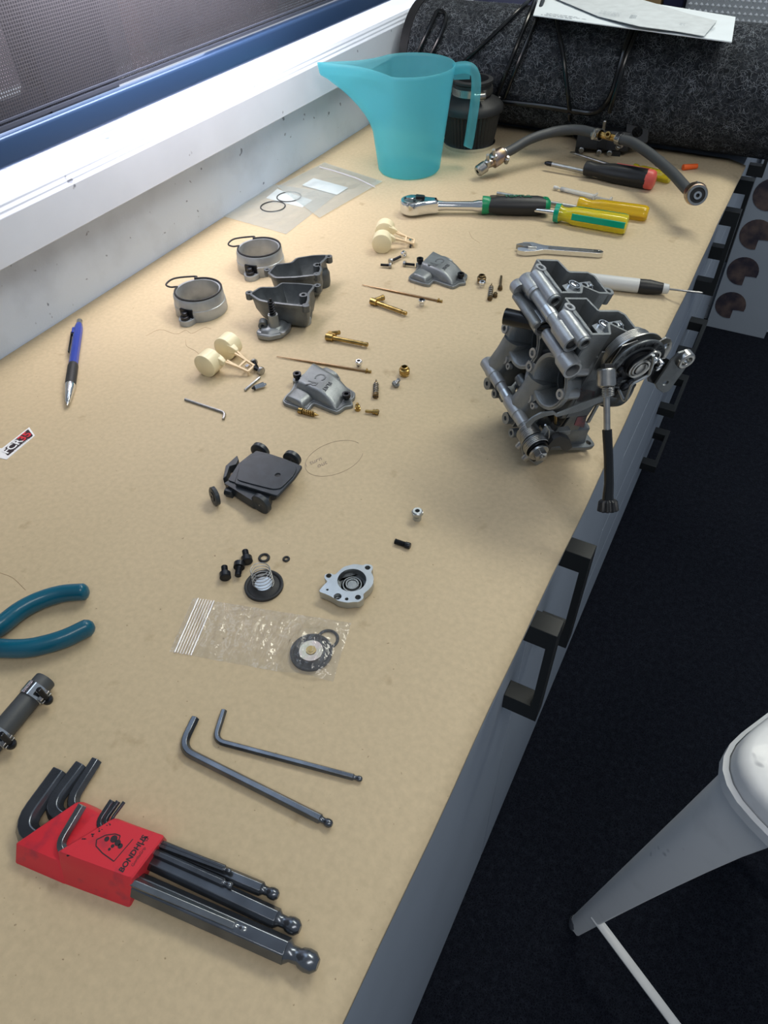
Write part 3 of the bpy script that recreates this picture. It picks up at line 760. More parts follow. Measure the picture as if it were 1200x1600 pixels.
# left end: copper coloured collar, tee and fittings
La = p1[0]; Lb = B(752, 264, 14)
M = MX(La + (La - p1[1]) * .05, Lb)
g = G(M); g.lathe([(-8, 8), (-6, 10), (4, 11), (14, 10.5), (16, 7), (22, 5.5), (34, 5.5)], None, 24, axis='x'); part('end_collar', g, M_['gold'], t)
g = G(M); g.ring([(27, 3), (27, 8), (39, 8), (41, 6.5), (41, 3)], None, 24, 'x'); part('union_nut', g, M_['steel'], t)
for dx, dy in ((12, 3), (24, 5)):
    g = G(M); g.lathe([(0, 5), (7, 5), (8, 3)], T(dx, dy, 3) @ RX(-15), 8); g.lathe([(8, 2.4), (17, 2.4)], T(dx, dy, 3) @ RX(-15), 10); part('bolt', g, M_['steel'], t)
clamp(MX(La + (p1[1] - La) * .2, La), 7.2, t, 7)
# right end facing the camera
Ra = p2[-1]; Rb = B(1092, 312, 36)
fwd = (CAM - Ra).normalized()
M = MX(Ra + Vector((.002, .004, 0)), Ra + Vector((.010, -.020, .006)) )
g = G(M); g.lathe([(-8, 8), (-4, 12.5), (6, 13.5), (14, 12.5), (15, 10)], None, 32, axis='x'); part('end_collar', g, M_['gold'], t)
g = G(M); g.ring([(14, 9), (14, 11.5), (17, 11.5), (17, 9)], None, 32, 'x'); part('rim_ring', g, M_['steel'], t)
g = G(M); g.lathe([(14.5, 9), (15.5, 9)], None, 24, axis='x'); part('rubber_seal', g, M_['rubber'], t)
g = G(M); g.ring([(15, 2.3), (15, 4.6), (19, 4.6), (19, 2.3)], None, 24, 'x'); part('outlet_tube', g, M_['machined'], t)
clamp(MX(Ra, p2[-2], 10), 7.6, t, 7, screw_a=20)

# ---- screwdrivers and the like
def fluted(M, segs, n=6, depth=.12, x0=0, res=36):       # handle along x with flutes; segs: (x, radius, flute amount)
    g = G(M); loops = []
    for x, r, fl in segs:
        loops.append([(x, r * (1 - fl * depth * (.5 - .5 * cos(n * a))) * cos(a), r * (1 - fl * depth * (.5 - .5 * cos(n * a))) * sin(a)) for a in [2 * pi * k / res for k in range(res)]])
    g.loft(loops); return g
def lying(a, b, r):   # frame along bench pixels with the axis at height r
    return F(a, b) @ T(0, 0, r)
# small yellow screwdriver
M = lying((890, 246), (1045, 287), 7.5); L = dist((890, 246), (1045, 287))
t = thing('screwdriver', 'slim screwdriver with a clear yellow handle, nearest the far edge of the paper', 'screwdriver', M, 'screwdrivers')
part('handle', fluted(M, [(L * .64, 5, 0), (L * .65, 7, 0), (L * .68, 7, 0), (L * .70, 5.5, 0), (L * .73, 7.3, 1), (L * .97, 7.5, 1), (L, 6, 0)]), M_['yellow_clear'], t, smooth=50)
g = G(M); g.lathe([(4, 1.6), (L * .64, 2.3), (L * .9, 2.3)], RY(2.6), 12, axis='x'); g.M = M; g.loft([[(0, -2.6, -.4 - 5.6 * .0), (0, 2.6, -.4), (0, 2.6, .4), (0, -2.6, .4)], [(8, -2, -1.6), (8, 2, -1.6), (8, 2, 1.6), (8, -2, 1.6)]]); part('blade', g, M_['steel'], t)
# orange cap
M = lying((1066, 266), (1088, 264), 4)
g = G(M); L = dist((1066, 266), (1088, 264)); g.lathe([(0, 4.2), (L * .8, 3.6), (L, 3.4)], None, 18, axis='x')
single('orange_sheath', g, M_['orange'], M, 'small bright orange plastic cap lying beside the black hose', 'cap', bevel=.4)
g = G(at((1030, 260))); g.lathe([(0, 6), (1, 6.5), (12, 5), (13, 4)], None, 20); single('transparent_thimble', g, M_['clear_syringe'], B(1030, 260), 'small clear plastic cap standing behind the black hose', 'cap')
# black and red screwdriver
M = lying((850, 266), (1020, 297), 13); L = dist((850, 266), (1020, 297))
t = thing('screwdriver', 'screwdriver with a thick black grip and soft red end', 'screwdriver', M, 'screwdrivers')
g = G(M @ T(0, 0, -1)); g.lathe([(0, 1.3), (5, 2.9), (9, 3.1), (L * .5, 3.1)], RY(2.2) @ T(0, 0, -1.5), 14, axis='x'); part('blade', g, M_['steel'], t)
g = G(M @ T(0, 0, -1)); g.loft([[(x, 3.3 * w * cos(a), 3.3 * w * sin(a) - 1.7) for a in [2 * pi * k / 12 for k in range(12)]] for x, w in ((0, .55), (4, 1.0), (11, 1.02))]); part('blade_tip', g, M_['dark_steel'], t)
part('grip', fluted(M, [(L * .37, 6, 0), (L * .38, 9.5, 0), (L * .42, 10.5, .3), (L * .47, 9, 0), (L * .52, 10, .6), (L * .62, 12.5, 1), (L * .78, 13, 1), (L * .88, 13.2, .6), (L * .93, 13, .2)], 6, .14), M_['black'], t, smooth=50)
part('end_cap', fluted(M, [(L * .925, 12.9, .1), (L * .97, 12.9, 0), (L * .99, 11.5, 0), (L, 8, 0)]), M_['soft_red'], t, smooth=50)
g = G(M); g.loft([[(x, y * 1.0, zf * (13.3 if x < L * .9 else 13.1)) for y, zf in ((-3.5, .93), (3.5, .93), (3.5, 1.01), (-3.5, 1.01))] for x in (L * .64, L * .76, L * .93)], RX(-48)); part('red_inlay', g, M_['soft_red'], t)
g = G(M); g.ring([(0, 2.5), (0, 4), (1, 4), (1, 2.5)], RX(-20) @ T(L * .9, 0, 12.4), 16); part('hang_hole', g, M_['soft_red'], t)
# syringe
M = lying((865, 297), (960, 320), 4); L = dist((865, 297), (960, 320))
t = thing('syringe', 'small clear plastic syringe lying beside the amber screwdriver', 'syringe', M)
g = G(M); g.lathe([(10, 1.2), (11, 3), (L * .68, 3.2)], None, 18, axis='x'); part('barrel', g, M_['clear_syringe'], t)
g = G(M); g.lathe([(0, 2.4), (6, 2.4), (7, 1.2), (10, 1)], None, 14, axis='x'); part('nozzle', g, M_['grey_grip'], t)
g = G(M); g.lathe([(L * .12, 2.8), (L * .17, 2.8)], None, 14, axis='x'); part('plunger_seal', g, M_['rubber'], t)
g = G(M); g.box((L * .68, 0, 0), (1.6, 14, 7)); g.box((L * .8, 0, 0), (L * .26, 3.4, .9)); g.box((L * .8, 0, 0), (L * .26, .9, 3.4)); g.lathe([(L * .92, 5), (L * .94, 5)], None, 14, axis='x'); part('plunger', g, M_['clear_syringe'], t)
# amber screwdriver
M = lying((765, 309), (1010, 345), 9); L = dist((765, 309), (1010, 345))
t = thing('screwdriver', 'long screwdriver with a clear amber handle, its blade passing under the ratchet', 'screwdriver', M, 'screwdrivers')
g = G(M); g.lathe([(10, 2.6), (L * .6, 2.9), (L * .8, 2.9)], RY(1.9) @ T(0, 0, -1.2), 14, axis='x'); g.loft([[(0, -4, -7.6), (0, 4, -7.6), (0, 4, -6.8), (0, -4, -6.8)], [(14, -2.4, -8.3), (14, 2.4, -8.3), (14, 2.4, -4), (14, -2.4, -4)]]); part('blade', g, M_['steel'], t)
part('handle', fluted(M, [(L * .57, 6, 0), (L * .575, 9, 0), (L * .60, 9.3, 0), (L * .63, 7, 0), (L * .66, 7.2, .3), (L * .71, 9.5, 1), (L * .97, 10, 1), (L * .99, 9, .3), (L, 7, 0)], 6, .16), M_['amber_clear'], t, smooth=50)
# green and yellow screwdriver
M = lying((862, 346), (977, 366), 12); L = dist((862, 346), (977, 366))
t = thing('screwdriver', 'stubby screwdriver with a clear yellow handle striped in green', 'screwdriver', M, 'screwdrivers')
part('handle', fluted(M, [(3, 7, 0), (4, 10.5, 0), (9, 11, 0), (13, 8.2, 0), (20, 8.6, .2), (28, 11.2, 1), (L - 5, 12, 1), (L - 1, 11, .4), (L, 9, 0)], 6, .15), M_['yellow_clear'], t, smooth=50)
g = G(M); g.ring([(3.2, 8), (3.2, 11.4), (9.5, 11.8), (10, 8)], None, 24, 'x'); part('green_collar', g, M_['green_stripe'], t)
for k in range(3):
    g = G(M); g.loft([[(x, y, z * s_) for y, z in ((-4, 11.2), (4, 11.2), (3.2, 12.1), (-3.2, 12.1))] for x, s_ in ((27, .88), (34, .97), (L - 5, 1.0), (L - 1.5, .9))], RX(30 + k * 120 - 75)); part('green_stripe', g, M_['green_stripe'], t)
g = G(M); g.lathe([(-42, 1.6), (-36, 3), (30, 3)], RY(-2) , 16, axis='x'); part('shaft', g, M_['chrome'], t)
# ratchet
M = F((645, 334), (858, 336)); L = dist((645, 334), (858, 336))
t = thing('ratchet_wrench', 'chrome ratchet wrench with a black and green grip', 'ratchet', M)
hp = [(-17 * cos(a) * 1.0, 17 * sin(a)) for a in [radians(-125 + 250 * k / 20) for k in range(21)]] + [(22, 9), (34, 6.5), (34, -6.5), (22, -9)]
g = G(M); g.loft([[(x * s_, y * s_, z) for x, y in hp] for z, s_ in ((3, .9), (5, 1), (16, 1), (19, .93), (19.6, .86))]); part('head', g, M_['chrome'], t, smooth=40)
g = G(M); g.lathe([(19, 13), (20.5, 12.6), (20.8, 10)], T(0, 0, 0), 32); part('ratchet_plate', g, M_['steel'], t)
g = G(M); g.lathe([(20, 6), (22.5, 6), (23, 5)], T(-3, 0, 0), 20); part('drive_hub', g, M_['chrome'], t)
g = G(M); g.loft([[(x, y, z) for x, y in rnd([(4, -3), (16, -2), (16, 3), (4, 6)], 2)] for z in (20, 24)]); part('direction_lever', g, M_['dark_steel'], t, bevel=.6)
g = G(M)
for a in (60, 180, 285): g.lathe([(20, 2), (21.2, 2)], T(9.5 * cos(radians(a)), 9.5 * sin(radians(a)), 0), 10)
part('plate_screws', g, M_['dark_steel'], t)['kind'] = 'stuff'
x1 = L * .50
g = G(M); g.lathe([(26, 6), (34, 6.4), (44, 5.6), (x1 - 12, 6), (x1 - 4, 7.5), (x1 + 6, 7.5)], T(0, 0, 11), 24, axis='x'); part('shaft', g, M_['chrome'], t, smooth=50)
g = fluted(M @ T(0, 0, 12.5), [(x1 + 1, 7, 0), (x1 + 1.5, 11.4, 0), (x1 + 9, 11, 0), (x1 + 12, 9.5, 0)]); part('green_collar', g, M_['green'], t, smooth=50)
hl = L - x1
g = G(M @ T(0, 0, 12.5)); g.loft([[(x, r * 1.12 * cos(a), r * .95 * sin(a)) for a in [2 * pi * k / 28 for k in range(28)]] for x, r in ((x1 + 10, 9.6), (x1 + 14, 9.8), (x1 + 25, 11.5), (x1 + hl * .5, 12.2), (x1 + hl * .8, 12.3), (x1 + hl * .92, 10.5))]); part('grip', g, M_['black'], t, smooth=60)
g = G(M @ T(0, 0, 12.5)); g.loft([[(x, r * 1.1 * cos(a), r * .95 * sin(a)) for a in [2 * pi * k / 28 for k in range(28)]] for x, r in ((x1 + hl * .9, 10.7), (x1 + hl * .95, 10), (L - 1.5, 8), (L, 5))]); part('green_end', g, M_['green'], t, smooth=60)
g = G(M); g.ring([(0, 2.2), (0, 4.4), (1.4, 4.0), (1.4, 2.2)], T(L - 7, 0, 21.2) @ RY(10), 18); part('hang_hole', g, M_['green'], t)
text('lettering', 'TOPTUL', 9.5, M @ T(x1 + hl * .52, 0, 24.6), mat('dark_green_print', (.02, .13, .075), .5), t, .25, bold=.3, sx=1.0)
# adjustable wrench
M = F((812, 392), (942, 402)); L = dist((812, 392), (942, 402))
t = thing('adjustable_wrench', 'small chrome adjustable wrench lying beyond the carburettor', 'wrench', M)
g = G(M); g.plate(rnd([(-2, -13), (6, -15), (20, -11), (30, -5.5), (L - 4, -4.6), (L, 0), (L - 4, 4.6), (30, 5.5), (22, 8), (14, 12), (2, 10), (3, 6.5), (9, 7), (11, 3), (6, -3), (-3, -6)], 2), [circ(L - 5, 0, 2, 10)], 1, 7); part('wrench_body', g, M_['chrome'], t, bevel=1.2)
g = G(M); g.plate(rnd([(-6, 6), (2, 5), (10, 3), (14, 6), (11, 12), (2, 12)], 2), [], 1.5, 7.5, T(0, -7, 1)); part('moving_jaw', g, M_['steel'], t, bevel=.8)
g = G(M); g.lathe([(10, 4), (20, 4)], T(0, -4, 5), 16, axis='x'); part('adjusting_wheel', g, M_['steel'], t)
g = G(M); g.loft([[(x, y * w_2, 7.3) for y in (-1, 1)] + [(x, y * w_2, 6.8) for y in (1, -1)] for x, w_2 in ((34, 2.4), (L - 12, 2.2))]); part('raised_panel', g, M_['steel'], t)
# grey precision screwdriver behind the carburettor
Mg = lying((952, 452), (1095, 468), 8); L = dist((952, 452), (1095, 468))
t = thing('screwdriver', 'slim screwdriver with a pale grey and black grip lying behind the carburettor', 'screwdriver', Mg, 'screwdrivers')
g = G(Mg); g.lathe([(-45, 6.5), (-42, 8), (L * .30, 7.8), (L * .31, 7.4)], None, 24, axis='x'); part('handle', g, M_['grey_grip'], t, smooth=50)
g = G(Mg); g.lathe([(L * .31, 7.6), (L * .42, 7.9), (L * .56, 6), (L * .57, 5.6)], None, 24, axis='x'); part('grip', g, M_['black'], t, smooth=50)
g = G(Mg); g.lathe([(L * .57, 5.8), (L * .63, 5.2), (L * .64, 3)], None, 20, axis='x'); part('collar', g, M_['grey_grip'], t)
g = G(Mg); g.lathe([(L * .6, 1.1), (L * .98, 1.1), (L, .5)], None, 10, axis='x'); part('blade', g, M_['steel'], t)

# ---- helpers for small hardware
def loc(M, px, h=0):                        # bench pixel -> local mm in frame M
    v = M.inverted() @ B(px[0], px[1], h); return (v.x, v.y)
def screw_g(M, L, rh, hh, rt, hexs=True, thread=True):   # head at x=0 side, shank along +x, axis at z=0
    g = G(M); g.lathe([(0, rh * .86), (.5, rh), (hh, rh)], None, 20, axis='x')
    h = G(M); pr = [(hh, rt)]
    x = hh + .6
    while x < L - .6 and thread: pr += [(x, rt * .82), (x + .45, rt)]; x += .9
    pr += [(L - .3, rt), (L, rt * .8)]; h.lathe(pr, None, 14, axis='x')
    k = G(M); k.lathe([(-.02, rh * .48), (.01, rh * .48)], None, 6, axis='x')
    return g, h, k
def socket_bolt(M, L, rh, hh, rt, label, group, mt='dark_steel', name='socket_bolt', cat='bolt'):
    t = thing(name, label, cat, M, group); g, h, k = screw_g(M, L, rh, hh, rt)
    part('head', g, M_[mt], t); part('shank', h, M_[mt], t, smooth=20); part('socket', k, M_['black'], t); return t
def lie(a, b, r): return F(a, b) @ T(0, 0, r)
def stand(p, h=0): return at(p, 0, h) @ RY(-90)      # x axis pointing up
def coil(M, r, x0, x1, turns, w, n=14):
    g = G(M); g.tube([(z, x, y) for x, y, z in helix(r, x0, x1, turns, n)], w, 6); return g

# ---- machined intake rings with rubber o-rings on top
def ring_adapter(M, label):
    t = thing('intake_ring', label, 'ring', M, 'intake rings')
    g = G(M); g.ring([(0, 24.5), (0, 28), (1.2, 28.6), (12.5, 28.3), (13, 27.6), (22, 27.2), (24, 26.2), (24, 23.4), (20, 23), (4, 23.4)], None, 64); part('ring_body', g, M_['ring_alu'], t, smooth=40)
    g = G(M); g.plate(rnd([(-9, -24), (-9, -30), (-6, -37), (0, -39), (6, -37), (9, -30), (9, -24)], 3), [], 0, 6.5); part('lug', g, M_['ring_alu'], t, bevel=.6)
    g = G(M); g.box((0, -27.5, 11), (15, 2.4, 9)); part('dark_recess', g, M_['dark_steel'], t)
    g = G(M); g.lathe([(6, 5), (10, 5), (10.3, 4.2)], T(0, -32, 0), 24); g.lathe([(10, 3.4), (14, 3.2), (14.3, 2.6)], T(0, -31.5, 0), 20); part('socket_screw', g, M_['dark_steel'], t)
    g = G(M); P = []
    for k in range(40):
        a = radians(118 + 305 * k / 39); P.append((25.4 * cos(a) + .8, 25.4 * sin(a), 24.9))
    P += [(-16, 24, 25.5), (-20, 31, 27), (-27, 32, 28), (-33, 27, 28), (-35, 20, 27), (-29, 17, 25.5), (-24.5, 15, 25)] 
    P = [Vector(p) for p in P[:40]] + [Vector(p) for p in []]
    a0, a1 = P[0], P[-1]
    Q_ = P + spline([P[-1], (P[-1] + Vector((4, 2, .4))), Vector((2, 34.5, 1.5 + 25)), Vector((-8, 37, 27)), Vector((-18, 33, 26.5)), Vector((-17, 26.5, 25.3)), P[0]], 5)[1:-1]
    g.tube(Q_, 1.0, 8, closed=True, L=RZ(68)); o = part('o_ring', g, M_['rubber'], t, smooth=70); return t
Mr = at((316, 484), radians(7)); t1 = ring_adapter(Mr, 'round aluminium intake ring with a loose o-ring, left one nearest the camera')
dup(t1, at((409, 417), radians(12)), 'round aluminium intake ring with a loose o-ring, standing behind the float bowls')

# ---- float bowls
def float_bowl(rim, lugs, H, base_off, label, pump=None):
    c = Vector((0, 0, 0))
    for p in rim: c += B(p[0], p[1], H)
    c /= len(rim); c.z = BZ
    M = Matrix.Translation(c) @ Matrix.Scale(.001, 4)
    t = thing('float_bowl', label, 'float bowl', M, 'float bowls')
    P = [loc(M, p, H) for p in rim]; P = rnd(P, 3.0, 2)
    def sc(pl, k, dx=0, dy=0): return [(x * k + dx, y * k + dy) for x, y in pl]
    dx, dy = base_off
    outer = [(sc(P, .62, dx, dy), 3), (sc(P, .80, dx * .8, dy * .8), 6), (sc(P, .92, dx * .5, dy * .5), H * .5), (sc(offs(P, 2.2), 1), H - 5), (offs(P, 2.0), H - 4.2), (P, H - 3.6), (P, H)]
    inner = [(offs(P, .9), H + .3), (offs(P, 2.4), H + .3), (offs(P, 2.6), H - 1), (sc(offs(P, 3.4), .97), H - 6), (sc(offs(P, 3.4), .84, dx * .5, dy * .5), H * .45), (sc(offs(P, 3.4), .62, dx * .9, dy * .9), 8)]
    g = G(M); g.loft([[(x, y, z) for x, y in pl] for pl, z in outer + inner]); part('bowl', g, M_['alu_dark'], t, smooth=50)
    for p in lugs:
        x, y = loc(M, p, H)
        g = G(M); g.ring([(H - 7, 1.6), (H - 7, 4.0), (H + .4, 4.0), (H + .4, 1.6)], T(x, y, 0), 18); part('screw_boss', g, M_['alu_dark'], t, bevel=.3)
    return t, M
H = 31
z2 = lambda x, y: (370 + x / 7.06, 380 + y / 7.06)
rimN = [z2(*p) for p in [(130, 560), (255, 480), (425, 482), (490, 432), (690, 440), (860, 455), (862, 480), (800, 560), (805, 620), (770, 700), (560, 680), (350, 655), (240, 632)]]
tN, MN = float_bowl(rimN, [z2(135, 545), z2(890, 465), z2(760, 685)], H, (4, -1), 'grey cast float bowl with a pump leg and black spring, nearest the camera')
x, y = loc(MN, z2(735, 570), H)
g = G(MN); g.ring([(8, 2.4), (10, 5.2), (H + .3, 4.6), (H + .3, 2.2)], T(x, y, 0), 20); part('passage_tube', g, M_['alu_dark'], tN)
# pump leg, foot and spring
xf, yf = loc(MN, (427, 520), 5); xt, yt = loc(MN, (423, 484), 21)
g = G(MN); g.lathe([(6, 8), (9, 6.5), (14, 5.6), (24, 5.2)], T(xf - 1, yf + 5, 0), 24); g.M = MN; part('pump_leg', g, M_['alu'], tN, smooth=50)
foot = [loc(MN, z2(*p), 6) for p in [(212, 985), (262, 925), (390, 890), (470, 850), (530, 858), (602, 885), (585, 940), (500, 1010), (350, 1042), (240, 1025)]]
g = G(MN); fp = rnd(foot, 3, 3); g.loft([[(x, y, z) for x, y in offs(fp, o)] for z, o in ((1.5, 1), (2.5, 0), (6.5, 0), (7.5, 1.0))]); part('pump_foot', g, M_['alu'], tN)
g = G(MN); fo = offs(fp, 3.5); g.loft([[(x, y, z) for x, y in offs(fp, o)] for z, o in ((7, 2.5), (9, 4.5), (11, 6.0))]); part('foot_dome', g, M_['alu'], tN, smooth=60)
for p in ((262, 970), (505, 975)):
    x, y = loc(MN, z2(*p), 8); g = G(MN); g.lathe([(6, 3.2), (8.2, 3.2), (8.4, 2.4)], T(x, y, 0), 16); part('foot_screw', g, M_['alu_light'], tN)
x, y = loc(MN, z2(285, 875), 14); g = G(MN @ T(x, y, 12) @ RZ(-60)); g.ring([(-5, 2), (-5, 4.6), (4, 4.6), (4, 2)], None, 20, 'x'); part('side_port', g, M_['alu_dark'], tN)
g = G(MN @ T(xf - 1, yf + 5, 22)); g.tube(helix(2.9, 0, 17, 6, 12), .85, 6); part('return_spring', g, M_['dark_steel'], tN, smooth=70, label='black coil spring')
g = G(MN @ T(xf - 1, yf + 5, 22)); g.lathe([(-2, 3.6), (2, 3.6), (2, 1.5), (20, 1.4)], None, 14); part('plunger_rod', g, M_['dark_steel'], tN)
x, y = loc(MN, z2(740, 850), 4); g = G(MN @ T(x, y, 0)); g.lathe([(0, 7), (1, 8), (6, 8), (10, 5)], None, 20); part('drain_plug', g, M_['alu_light'], tN)
g = G(MN @ T(x - 6, y + 8, 0)); g.lathe([(0, 9), (9, 11), (14, 10)], None, 20); part('base_boss', g, M_['alu_dark'], tN)
rimF = [z2(*p) for p in [(335, 330), (425, 228), (600, 212), (652, 160), (840, 130), (1000, 125), (1000, 160), (925, 230), (945, 290), (905, 350), (660, 378), (420, 385)]]
tF, MF = float_bowl(rimF, [z2(335, 290), z2(1015, 145), z2(885, 340)], H, (4, -1), 'grey cast float bowl without a pump leg, standing behind the other bowl')
x, y = loc(MF, z2(885, 240), H)
g = G(MF); g.ring([(8, 2.4), (10, 5.2), (H + .3, 4.6), (H + .3, 2.2)], T(x, y, 0), 20); part('passage_tube', g, M_['alu_dark'], tF)
x, y = loc(MF, z2(940, 440), 4); g = G(MF @ T(x, y + 2, 0)); g.lathe([(0, 8), (5, 9), (16, 9), (20, 7)], None, 20); part('base_boss', g, M_['alu_dark'], tF)
g = G(MF); g.lathe([(0, 9), (8, 10), (12, 9)], None, 20); part('drain_plug', g, M_['alu_light'], tF)

# ---- white plastic floats
def floats(M, label):
    t = thing('twin_float', label, 'float', M, 'twin floats')
    for y0 in (0, 33):
        g = G(M); g.lathe([(0, 11.0), (.8, 12), (15.2, 12), (16, 11)], T(0, y0, 12) @ RZ(90), 40, axis='x'); fl = part('float_drum', g, M_['float'], t, smooth=40)
        g = G(M); g.ring([(.4, 10), (-.1, 10.4), (.4, 11)], T(0, y0, 12) @ RZ(90), 40, 'x'); part('drum_rim', g, M_['float'], fl, smooth=60)
        g = G(M); yy = y0 + (13.5 if y0 == 0 else 2.5); g.loft([[(x, yy + d * w, z + e * hh) for d, e in ((-1, -1), (1, -1), (1, 1), (-1, 1))] for x, z, w, hh in ((6, 15, 3.5, 5), (12, 14, 3, 3.6), (16, 12.5, 2, 2))]); part('float_shoulder', g, M_['float'], t, bevel=.6)
    # hinge frame sloping down to the bench
    A1, A2, E1, E2 = (15, 14, 13), (15, 35, 13), (38, 19, 5), (38, 30, 5)
    mid1, mid2 = (28, 18, 8), (28, 31, 8)
    def bar(g, a, b, w=1.5): g.tube([a, b], w, 4, a0=pi / 4)
    g = G(M)
    for a, m_, e in ((A1, mid1, E1), (A2, mid2, E2)):
        s_ = 1 if a is A1 else -1
        bar(g, a, m_); bar(g, (a[0], a[1] + 3.6 * s_, a[2] - .5), m_); bar(g, m_, e)
    bar(g, mid1, mid2); bar(g, E1, E2); bar(g, (E1[0], E1[1], .8), E1, 1.2); part('hinge_frame', g, M_['float_arm'], t, bevel=.2)
    g = G(M); g.box((33.5, 24.5, 6.5), (3, 4, 2.4)); part('metal_tab', g, M_['chrome'], t)
    return t
MA = F((343, 600), (376, 592)) ; MA = at((340, 592), radians(-2)) @ RZ(4) @ T(-12, -2, 0)
tf = floats(MA, 'cream twin plastic float lying left of the nearer engraved cover')
MB2 = at((609, 397), radians(22)) @ T(-10, 0, 0)
dup(tf, MB2, 'cream twin plastic float lying below the ratchet wrench')

# ---- engraved covers
zc = lambda x, y: (430 + x / 6.667, 560 + y / 6.667)
MC = F(zc(230, 420), zc(690, 560))
def cover(M):
    t = thing('engraved_cover', 'grey cast cover engraved CR FLAT, the one nearer the camera', 'cover', M, 'engraved covers')
    fl = [loc(M, zc(*p), 2.5) for p in [(75, 450), (105, 400), (165, 345), (185, 300), (225, 215), (330, 150), (420, 120), (545, 112), (650, 175), (682, 215), (665, 250), (790, 335), (838, 368), (828, 420), (800, 440), (815, 500), (730, 515), (690, 550), (640, 572), (560, 545), (400, 478), (345, 550), (270, 540), (90, 478)]]
    fp = rnd(fl, 2.0, 2)
    g = G(M); g.loft([[(x, y, z) for x, y in offs(fp, o)] for z, o in ((0, .4), (.5, 0), (3.4, 0), (4, .5))]); part('flange', g, M_['alu'], t)
    g = G(M); g.loft([[(x, y, z) for x, y in offs(fp, o)] for z, o in ((3.8, 1.6), (4.6, 1.9))]); part('flange_step', g, M_['alu_dark'], t)
    def dome(pts, hs, name, top):
        a, b, c, d = [Vector((*loc(M, zc(*p), 4), 0)) for p in pts]      # a,b near edge ends; d,c far edge ends (a->b and d->c along the length)
        sec = []
        n = 14
        for i in range(n + 1):
            s_ = i / n; e = a.lerp(b, s_); f_ = d.lerp(c, s_); hh = hs(s_)
            row = []
            for k in range(17):
                u = k / 16; w = min(1, max(0, (1 - abs(2 * u - 1)) * 3.2)); w = (1 - (1 - w) ** 2.4) ** (1 / 2.4)
                q = e.lerp(f_, .5 + (u - .5) * (1.0)); row.append((q.x, q.y, 3.8 + hh * w))
            sec.append(row + [(row[-1][0], row[-1][1], 1.5), (row[0][0], row[0][1], 1.5)])
        g = G(M); g.loft(sec); return part(name, g, M_['alu'], t, smooth=60)
    dome([(205, 345), (640, 545), (795, 345), (400, 110)], lambda s_: 11.2 * (1 - (1 - min(1, s_ * 14)) ** 2) ** .5 * (1 if s_ < .5 else max(0, 1 - ((s_ - .5) / .5) ** 2.2)) + .3, 'main_dome', 1)
    dome([(95, 435), (290, 525), (400, 430), (215, 320)], lambda s_: 6.0 * max(0, 1 - abs(2 * s_ - 1) ** 4) ** .6 + .2, 'side_dome', 0)
    dome([(420, 160), (560, 240), (675, 200), (520, 115)], lambda s_: 5.5 * max(0, 1 - abs(2 * s_ - 1) ** 4) ** .6 + .2, 'rear_dome', 0)
    for p, h_ in (((235, 195), 12), ((745, 400), 11)):
        x, y = loc(M, zc(p[0], p[1] + 30), 4)
        g = G(M); g.ring([(0, 1.5), (0, 5), (5, 4.8), (5, 1.5)], T(x, y, 0), 20); part('screw_boss', g, M_['alu'], t)
        g = G(M); g.ring([(4, 0.5), (4, 2.6), (h_ - 3.5, 2.6), (h_ - 3.5, 4), (h_, 4), (h_, 2.1), (h_ - 2, 2)], T(x, y, 0), 20); part('socket_screw', g, M_['dark_steel'], t)
    # raised letters read from the far side
    p0 = Vector((*loc(M, zc(440, 190), 16), 0)); e = Vector((*loc(M, zc(360, 275), 16), 0)) - p0
    ang = atan2(e.y, e.x)
    m_e = mat('engraving_shadow', (.15, .16, .17), .5, .6)
    Mt = M @ T(0, 0, 16.2) @ T(*loc(M, zc(455, 200), 16), 0) @ Matrix.Rotation(ang, 4, 'Z')
    v = M.inverted() @ (B(zc(455, 200)[0], zc(455, 200)[1], 16)); 
    text('lettering', 'C', 15, M @ T(*loc(M, zc(470, 195), 15), 15.4) @ Matrix.Rotation(ang, 4, 'Z'), m_e, t, .25)
    text('lettering', 'R', 15, M @ T(*loc(M, zc(375, 265), 15), 15.4) @ Matrix.Rotation(ang, 4, 'Z'), m_e, t, .25)
    text('lettering', 'FLAT', 6, M @ T(*loc(M, zc(540, 290), 15), 15.2) @ Matrix.Rotation(ang, 4, 'Z'), m_e, t, .25)
    return t
tc_ = cover(MC)
a_ = B(*zc(230, 420)); 
MC2 = F((656, 434), (714, 450)); MC2.translation = B(656, 434)
dup(tc_, MC2, 'grey cast cover engraved CR FLAT, the one lying left of the brass jets')

# ---- jet needles
def jet_needle(a, b, label, head_at_b=True):
    M = lie(a, b, 1.6); L = dist(a, b); t = thing('jet_needle', label, 'needle', M, 'jet needles')
    g = G(M); g.lathe([(0, .45), (L * .35, 1.0), (L * .36, 1.25), (L - 6, 1.25)], None, 14, axis='x'); part('needle_shaft', g, M_['needle'], t, smooth=60)
    g = G(M); g.lathe([(L - 6, 1.3), (L - 5, 1.3), (L - 5, .8), (L - 4.4, .8), (L - 4.4, 1.3), (L - 3, 1.3), (L - 3, .8), (L - 2.4, .8), (L - 2.4, 1.5), (L, 1.5)], None, 14, axis='x'); g.ring([(L - 5, 1), (L - 5, 2.8), (L - 4.3, 2.8), (L - 4.3, 1)], None, 18, 'x'); part('needle_head', g, M_['brass'], t)
jet_needle((566, 447), (691, 473), 'long thin bronze jet needle lying beyond the bent brass tube')
jet_needle((433, 559), (580, 583), 'long thin bronze jet needle lying behind the nearer engraved cover')
